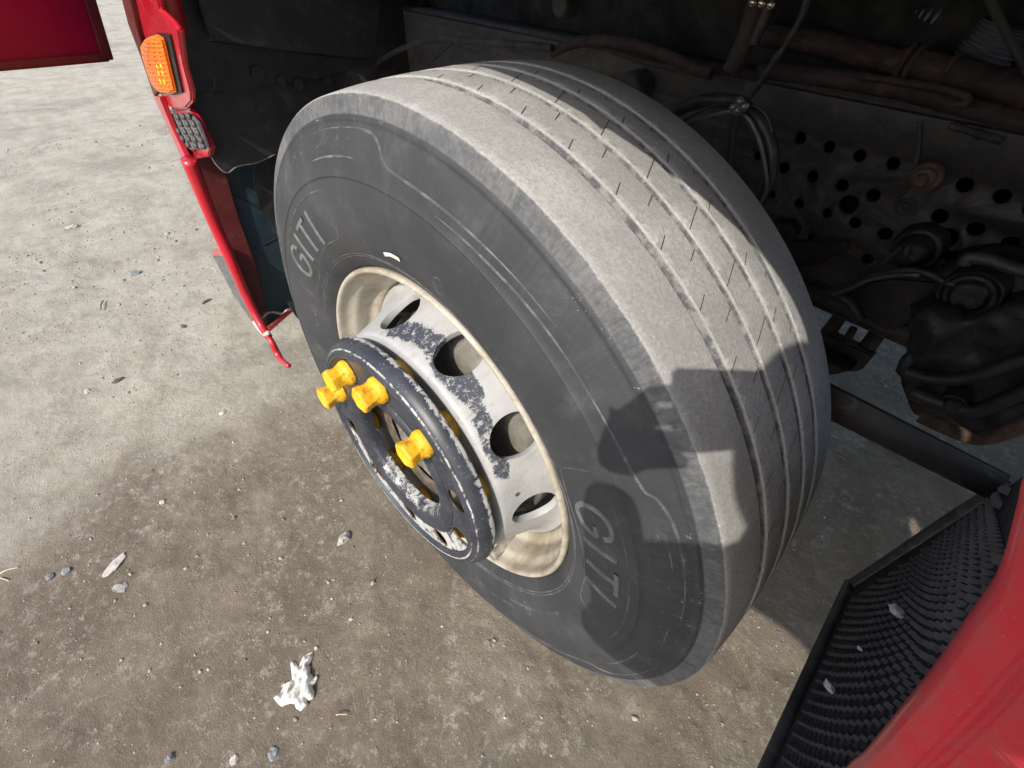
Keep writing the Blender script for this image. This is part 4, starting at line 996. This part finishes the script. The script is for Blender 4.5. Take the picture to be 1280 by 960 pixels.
# engine mass far behind the rail, closing the view across
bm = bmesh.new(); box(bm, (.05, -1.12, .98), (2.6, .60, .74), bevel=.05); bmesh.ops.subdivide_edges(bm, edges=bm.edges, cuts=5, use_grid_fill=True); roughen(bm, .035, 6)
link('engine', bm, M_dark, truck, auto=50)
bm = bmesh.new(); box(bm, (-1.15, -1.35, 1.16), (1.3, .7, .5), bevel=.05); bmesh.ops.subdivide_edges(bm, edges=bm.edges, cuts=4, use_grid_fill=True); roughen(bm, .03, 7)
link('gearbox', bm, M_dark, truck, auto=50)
bar('far_frame_rail', (-1.6, -1.62, .80), (1.4, -1.62, .80), 0, (.01, .30), M_iron)
# pipes and hoses, each its own
M_brn = grimy('flare_tinted_dusty_pipe', (.020, .009, .010), (.042, .023, .020), 14, .7, (.13, .09, .07), .4, .6, 120, up=.4)  # brown pushed to maroon, painting the lens flare into the pipes
def pipe(name, px, y, r, m=M_brn, seg=12, per=6, lab=None, parent=truck, rf=None):
    bm = bmesh.new(); ys_ = y if isinstance(y, (list, tuple)) else [y] * len(px)
    r *= .86; tube(bm, [P(a, b, 1, c) for (a, b), c in zip(px, ys_)], r, seg, per, rf=rf); roughen(bm, r * .06, 60); return link(name, bm, m, parent, auto=60, label=lab)
pipe('pipe', [(940, 42), (1000, 50), (1060, 62), (1110, 76), (1130, 80)], -.74, .020, lab='thick brown pipe above the frame rail')
pipe('pipe', [(1124, 76), (1150, 82), (1180, 90), (1240, 104), (1330, 125)], -.735, .0235, lab='thick dusty pipe end section at the right above the rail')
for q_ in ((1130, 78), (1140, 80), (1182, 90)):
    c = P(*q_, 1, -.735); c2 = P(q_[0] + 6, q_[1] + 1.6, 1, -.735); bm = bmesh.new(); tube(bm, [c, c2], .0265, 16, 1); link('pipe_clamp', bm, M_brn, truck, auto=40)
pipe('pipe', [(950, 88), (1040, 98), (1120, 110), (1200, 132), (1330, 168)], -.728, .0165, lab='brown pipe lying along the top of the frame rail')
pipe('pipe', [(1080, 96), (1110, 100), (1160, 108), (1195, 116), (1210, 122), (1206, 130), (1194, 130)], -.70, .006, lab='thin bent pipe end hooked over the rail')
def bellows(name, px, y, r, n, m, lab=None):
    bm = bmesh.new(); tube(bm, [P(a, b, 1, y) for a, b in px], r, 16, 48 // (len(px) - 1), rf=lambda t: 1 + .10 * math.sin(t * n * 6.283)); return link(name, bm, m, truck, auto=70, label=lab)
bellows('corrugated_hose', [(1026, 28), (1044, 31), (1066, 35)], -.85, .018, 5, M_brn, 'short corrugated hose cuff, left of two')
pipe('hose', [(1062, 34), (1085, 40), (1108, 44)], -.85, .017, M_dark)
bellows('corrugated_hose', [(1104, 44), (1120, 42), (1134, 38)], -.84, .019, 4, M_alu, 'shiny corrugated cuff in the middle of the hoses')
bellows('corrugated_hose', [(1146, 20), (1160, 23), (1176, 27)], -.84, .020, 4, M_alu, 'bright corrugated cuff at the upper right')
pipe('hose', [(1172, 26), (1190, 29), (1204, 34), (1200, 46)], -.84, .0115, M_alu)
pipe('hose', [(1100, 8), (1124, 12), (1150, 20)], -.84, .019, M_dark)
bellows('air_bellows', [(1262, 30), (1240, 58), (1214, 90)], -.80, .034, 11, grimy('ribbed_duct', (.045, .045, .05), (.10, .10, .105), 10, .4, dust_amt=.2), 'large ribbed air duct at the upper right corner')
pipe('strap', [(1232, -10), (1250, 25), (1268, 60), (1290, 100)], -.72, .006, M_iron)
bellows('spiral_cable', [(1012, -10), (1002, 20), (985, 52), (968, 76), (955, 96), (944, 112), (935, 122)], -.60, .0050, 42, M_hose, 'thin spiral wound cable hanging down to the hoses')
# big looped hose and thin lines behind the tyre
pipe('hose_loop', [(815, 175), (840, 145), (865, 130), (895, 125), (925, 130), (950, 152), (964, 185), (963, 215), (955, 240), (943, 260)], -.46, .0105, M_hose, lab='thick looped black hose behind the top of the tyre')
pipe('hose_loop', [(835, 170), (860, 152), (890, 144), (925, 140), (945, 165), (955, 200), (958, 235), (945, 262)], -.44, .0030, grimy('grey_line', (.08, .08, .085), (.14, .14, .14), 30, .4), lab='thin grey line following the looped hose')
pipe('hose_loop', [(840, 160), (870, 142), (905, 128), (930, 128), (955, 140), (966, 165)], -.43, .0022, M_hose, lab='thin black line clipped above the looped hose')
bm = bmesh.new()
for q_ in ((922, 138), (931, 133), (926, 126), (918, 134)):
    box(bm, P(*q_, 1, -.42), (.011, .010, .009), Matrix.Rotation(q_[0], 4, 'Y'), .0015)
link('hose_clip', bm, M_alu, truck, auto=40)
pipe('cable_drop', [(924, 130), (916, 160), (912, 195), (905, 235)], -.50, .0075, M_hose)
pipe('linkage_arm', [(690, 66), (715, 55), (745, 50), (790, 55), (830, 68), (868, 85), (890, 92)], -.62, .0115, M_brn, lab='curved dusty arm above the tyre')
pipe('linkage_arm', [(470, 80), (500, 62), (540, 50), (600, 52), (650, 56), (690, 60)], -.60, .0085, M_iron, lab='thin curved bar above the tyre, left of the dusty arm')
pipe('linkage_arm', [(535, 80), (550, 66), (565, 52)], -.60, .006, M_iron, lab='short strut under the thin curved bar')
pipe('tie_rod', [(755, 60), (800, 76), (850, 86), (885, 96)], -.66, .006, M_brn)
pipe('damper', [(958, -30), (945, 10), (932, 50), (915, 88)], -.62, .0175, M_brn, lab='dark shock absorber tube hanging above the tyre')
pipe('cable_sleeve', [(965, 0), (955, 25), (942, 55)], -.58, .0085, M_hose)
bm = bmesh.new()
for q_ in ((953, 4), (964, 6), (942, 3)):
    c = P(*q_, 1, -.55); r_ = bmesh.ops.create_icosphere(bm, subdivisions=2, radius=.006); bmesh.ops.transform(bm, matrix=Matrix.Translation(c), verts=r_['verts'])
link('shiny_fitting', bm, grimy('bright_brass', (.55, .48, .36), (.7, .62, .5), 60, .25, dust_amt=.2, metal=.9), truck)
for cx_, cy_, r_i in ((705, 6, .022), (790, 110, .03)):
    bm = bmesh.new(); lathe(bm, smooth_prof([(.001, .015), (r_i * .7, .016), (r_i, .01), (r_i * 1.05, -.03)], 3), 24)
    o = link('engine_boss', bm, M_iron, truck, auto=40); o.location = P(cx_, cy_, 1, -.68)
# steering / brake clutter right of the tyre
pipe('air_line', [(985, 352), (1010, 362), (1040, 362), (1070, 352), (1100, 343), (1135, 338), (1160, 342), (1180, 352), (1210, 362)], -.56, .0055, M_hose, lab='upper black air line looping below the rail')
pipe('air_line', [(1040, 368), (1060, 362), (1085, 350), (1120, 344), (1150, 344)], -.55, .0036, grimy('grey_air_line', (.04, .04, .045), (.07, .07, .07), 30, .5), lab='thin grey air line beside the black one')
pipe('air_line', [(1075, 345), (1095, 335), (1118, 318), (1128, 308)], -.58, .005, M_hose, lab='short air line going up to the bump stop')
pipe('air_line', [(980, 345), (1005, 356), (1030, 366), (1060, 378), (1075, 400)], -.57, .010, M_hose, lab='thick black hose dropping from behind the tyre')
pipe('rail_edge_bar', [(975, 336), (1000, 348), (1060, 376), (1110, 402), (1150, 424), (1190, 440)], -.70, .012, M_iron, lab='dark bar along the lower edge of the frame rail')
pane('cross_bracket', [(1068, 352), (1120, 345), (1200, 352), (1230, 380), (1190, 420), (1165, 408), (1150, 392), (1112, 418), (1085, 402), (1050, 378)], 1, -.63, (0, -.05, 0), M_grease, truck, .006)
# ladder-like hanging bracket
lad = pane('hanging_bracket', [(1048, 384), (1062, 392), (1034, 432), (1016, 425)], 1, -.80, (0, -.02, 0), M_iron, truck, .003, label='steel bracket hanging under the chassis like a short ladder')
pane('bracket_leg', [(1090, 408), (1108, 418), (1079, 460), (1057, 452)], 1, -.80, (0, -.02, 0), M_iron, lad, .003)
pane('bracket_foot', [(1010, 424), (1034, 418), (1060, 430), (1092, 444), (1076, 464), (1062, 466), (1040, 462), (1010, 450)], 1, -.79, (0, -.03, 0), M_iron, lad, .004)
pane('bracket_tongue', [(1062, 408), (1071, 412), (1060, 434), (1050, 428)], 1, -.795, (0, -.01, 0), M_iron, lad, .002)
pane('bracket_shoe', [(1005, 440), (1040, 452), (1064, 464), (1040, 470), (1018, 470), (1004, 466)], 1, -.74, (0, -.05, 0), M_grease, lad, .005)
# dirty axle / brake lump
def lump(name, px, y, th, m, amp=.02, sc=14, lab=None):
    bm = bmesh.new(); prism(bm, [P(a, b, 1, y) for a, b in px], (0, -th, 0))
    bmesh.ops.triangulate(bm, faces=bm.faces)
    for _ in range(3):
        es = [e for e in bm.edges if e.calc_length() > .03]
        if es: bmesh.ops.subdivide_edges(bm, edges=es, cuts=1)
    bmesh.ops.triangulate(bm, faces=bm.faces); bm.normal_update()
    for _ in range(2):
        es = [e for e in bm.edges if e.calc_length() > .016]
        if es: bmesh.ops.subdivide_edges(bm, edges=es, cuts=1)
        bmesh.ops.triangulate(bm, faces=bm.faces)
    roughen(bm, amp, sc); return link(name, bm, m, truck, label=lab)
lump('axle_end', [(1126, 402), (1160, 392), (1200, 405), (1280, 385), (1340, 400), (1340, 560), (1290, 535), (1262, 546), (1225, 550), (1196, 540), (1170, 530), (1150, 522), (1136, 498), (1134, 478), (1130, 462), (1134, 442), (1140, 438)], -.52, .12, M_grease, .016, 22, 'oily black axle and brake mass at the right edge')
lump('brake_chamber', [(1170, 340), (1210, 330), (1290, 335), (1340, 350), (1340, 420), (1270, 425), (1235, 440), (1190, 425), (1165, 400)], -.60, .10, M_grease, .010, 24, 'black brake chamber above the axle')
for px, py, y, r in ((1215, 365, -.57, .034), (1195, 500, -.50, .016)):
    knob(px, py, y, [(.0005, .02), (r * .5, .021), (r * .62, .013), (r * .8, .012), (r * .92, .016), (r, .010), (r * 1.02, -.03)], M_grease, 'brake_cover', rough_=.001)
pipe('brake_hose', [(1205, 330), (1212, 322), (1240, 326), (1262, 334), (1300, 345)], -.56, .009, grimy('grey_fitting', (.03, .03, .03), (.06, .055, .05), 30, .5), lab='grey brake hose end above the brake chamber')
pipe('spring_leaf', [(1150, 520), (1185, 536), (1220, 548), (1260, 540), (1310, 515)], -.49, .011, M_rust, lab='rust brown lower spring edge at the right')
pipe('spring_leaf', [(1140, 490), (1180, 506), (1225, 512), (1300, 480)], -.49, .012, M_grease, lab='black upper spring edge at the right')
pipe('spring_leaf', [(1133, 465), (1170, 474), (1220, 470), (1300, 440)], -.49, .010, M_grease, lab='black middle spring edge at the right')
# parts of the truck beyond the view that shade the ground under it
bm = bmesh.new(); box(bm, (-3.8, -1.15, 1.15), (3.3, 2.3, .3), bevel=.03); link('load_bed', bm, M_dark, truck)
bm = bmesh.new(); box(bm, (1.42, -1.15, .72), (.5, 2.2, .75), bevel=.06); link('front_bumper', bm, M_dark, truck)

# ================================================================== the photographer, whose shadow falls on the tyre
def CW(x, y, z): return Vector(CAM + x * RC[0] + y * RC[1] + z * RC[2])      # right, down, forward of the lens
bm = bmesh.new(); rotm = Matrix(((RC[0][0], RC[1][0], RC[2][0], 0), (RC[0][1], RC[1][1], RC[2][1], 0), (RC[0][2], RC[1][2], RC[2][2], 0), (0, 0, 0, 1)))
box(bm, CW(.045, .016, -.020), (.152, .074, .008), rotm, bevel=.003)
box(bm, CW(-.010, .002, -.0145), (.036, .038, .003), rotm, bevel=.001)
phone = link('phone', bm, grimy('dark_phone_glass', (.02, .02, .025), (.03, .03, .035), 10, .2, dust_amt=.05), auto=40)
tag(phone, 'dark phone held sideways in both hands beside the truck, outside the picture', 'phone')
def skin_fig(name, J, E_, mat, parent=None, sub=2):
    me = bpy.data.meshes.new(name); me.from_pydata([tuple(j[0]) for j in J], E_, []); me.update()
    o = bpy.data.objects.new(name, me); COL.objects.link(o)
    md = o.modifiers.new('skin', 'SKIN'); md.use_smooth_shade = True
    for i, j in enumerate(J): me.skin_vertices[0].data[i].radius = (j[1], j[1] if len(j) < 3 else j[2])
    me.skin_vertices[0].data[0].use_root = True
    ms = o.modifiers.new('sub', 'SUBSURF'); ms.levels = sub; ms.render_levels = sub
    me.materials.append(mat)
    if parent: o.parent = parent
    return o
person = bpy.data.objects.new('person', None); COL.objects.link(person); person.location = (0, 0, 0)
tag(person, 'person in dark work clothes leaning in with a phone, casting the shadow on the tyre', 'person')
skin = NT('skin', .5); skin.color((.48, .29, .21)); skin = skin.m
cloth = grimy('dark_work_cloth', (.03, .035, .05), (.045, .05, .065), 20, .85, dust_amt=.2, bs=200)
V_ = Vector
hp = V_((-1.17, .37, .93)); ch = V_((-.695, .66, 1.11)); nk = V_((-.75, .58, 1.27))
side_ = V_((.65, .76, 0)).normalized()
LS = V_((-.635, .66, 1.22)); RS = V_((-.84, .50, 1.23))
LH = CW(-.105, .050, -.045); RH = CW(.135, .040, -.045)
LE = V_((-.575, .50, 1.02)); RE = V_((-.80, .27, 1.02))
J = [(hp, .12, .11), (hp.lerp(ch, .5), .088, .088), (ch, .135, .115), (ch.lerp(nk, .6), .13, .10), (nk, .06),
     (LS, .062), (LE, .048), (LH.lerp(LE, .18), .034), (RS, .062), (RE, .048), (RH.lerp(RE, .18), .034),
     (hp + side_ * .10 + V_((0, 0, -.06)), .085), (hp + side_ * .12 + V_((.05, .0, -.44)), .068), (hp + side_ * .13 + V_((.0, .04, -.84)), .052),
     (hp - side_ * .10 + V_((0, 0, -.06)), .085), (hp - side_ * .12 + V_((.03, .0, -.44)), .068), (hp - side_ * .13 + V_((-.05, .04, -.84)), .052)]
skin_fig('clothing', J, [(0, 1), (1, 2), (2, 3), (3, 4), (3, 5), (5, 6), (6, 7), (3, 8), (8, 9), (9, 10), (0, 11), (11, 12), (12, 13), (0, 14), (14, 15), (15, 16)], cloth, person)
hd = nk + V_((.02, -.03, .15)); fw = V_((.55, -.48, -.45)).normalized()
bm = bmesh.new(); bmesh.ops.create_icosphere(bm, subdivisions=4, radius=1)
upv = (V_((0, 0, 1)) - fw * fw.z).normalized(); rt = fw.cross(upv)
for v in bm.verts:
    x, y, z = v.co; 
    jaw = 1 - .28 * max(0, -z) ** 1.5; X = x * .074 * jaw; Y = y * .095 * (1 - .12 * max(0, -z)); Zz = z * .118
    f = max(0, y)
    Y += f ** 8 * (.016 * math.exp(-((x / .18) ** 2 + ((z + .12) / .22) ** 2)) - .007 * math.exp(-(((abs(x) - .38) / .16) ** 2 + ((z - .05) / .14) ** 2)) + .005 * math.exp(-((x / .3) ** 2 + ((z + .52) / .08) ** 2)))
    v.co = hd + rt * X + fw * Y + upv * Zz
link('head', bm, skin, person)
for s_ in (-1, 1):
    bm = bmesh.new(); bmesh.ops.create_icosphere(bm, subdivisions=2, radius=1)
    for v in bm.verts: v.co = hd + rt * (s_ * .075 + v.co.x * .008) + fw * (v.co.y * .017 - .005) + upv * (v.co.z * .03 - .005)
    link('ear', bm, skin, person)
bm = bmesh.new(); bmesh.ops.create_icosphere(bm, subdivisions=4, radius=1)
for v in bm.verts:
    x, y, z = v.co; v.co = hd + rt * x * .080 + fw * (y * .100 - .010) + upv * (max(z, -.55 + .75 * max(0, y)) * .124 + .004)
link('hair', bm, grimy('dark_hair', (.02, .016, .013), (.035, .028, .022), 60, .6, dust_amt=0, bs=300), person)
skin_fig('neck', [(nk + V_((0, 0, -.03)), .055), (hd + V_((-.02, .02, -.05)), .055)], [(0, 1)], skin, person)
for sgn, H, E0 in ((-1, LH, LE), (1, RH, RE)):
    wr = H.lerp(E0, .16); pm = H
    J = [(wr, .028, .024), (pm, .040, .022)]; ED = [(0, 1)]
    edge_x = -.040 if sgn < 0 else .121
    kn = [CW(edge_x + sgn * .012, .0 + .020 * i, -.032) for i in range(4)]
    for i, kp in enumerate(kn):
        b = len(J); mid = CW(edge_x + sgn * .012, .0 + .020 * i, -.030); tip = CW(edge_x - sgn * (.030 - .004 * i), .002 + .020 * i, -.034)
        J += [(pm.lerp(kp, .7), .0105), (mid, .0088), (tip, .0075)]; ED += [(1, b), (b, b + 1), (b + 1, b + 2)]
    b = len(J); J += [(CW(edge_x + sgn * .020, .060, -.040), .012), (CW(edge_x - sgn * .010, .058, -.040), .0095)]; ED += [(1, b), (b, b + 1)]
    skin_fig('hand', J, ED, skin, person)
for s_ in (-1, 1):
    f0 = (hp + side_ * .13 * s_ + V_((0, .04, -.84))); bm = bmesh.new()
    dd = V_((.75, -.66, 0)); tube(bm, [V_((f0.x, f0.y, .05)) - dd * .07, V_((f0.x, f0.y, .055)), V_((f0.x, f0.y, .045)) + dd * .12, V_((f0.x, f0.y, .035)) + dd * .19], .046, 12, 4, rf=lambda t: 1 - .35 * t * t)
    link('shoe', bm, M_black, person)
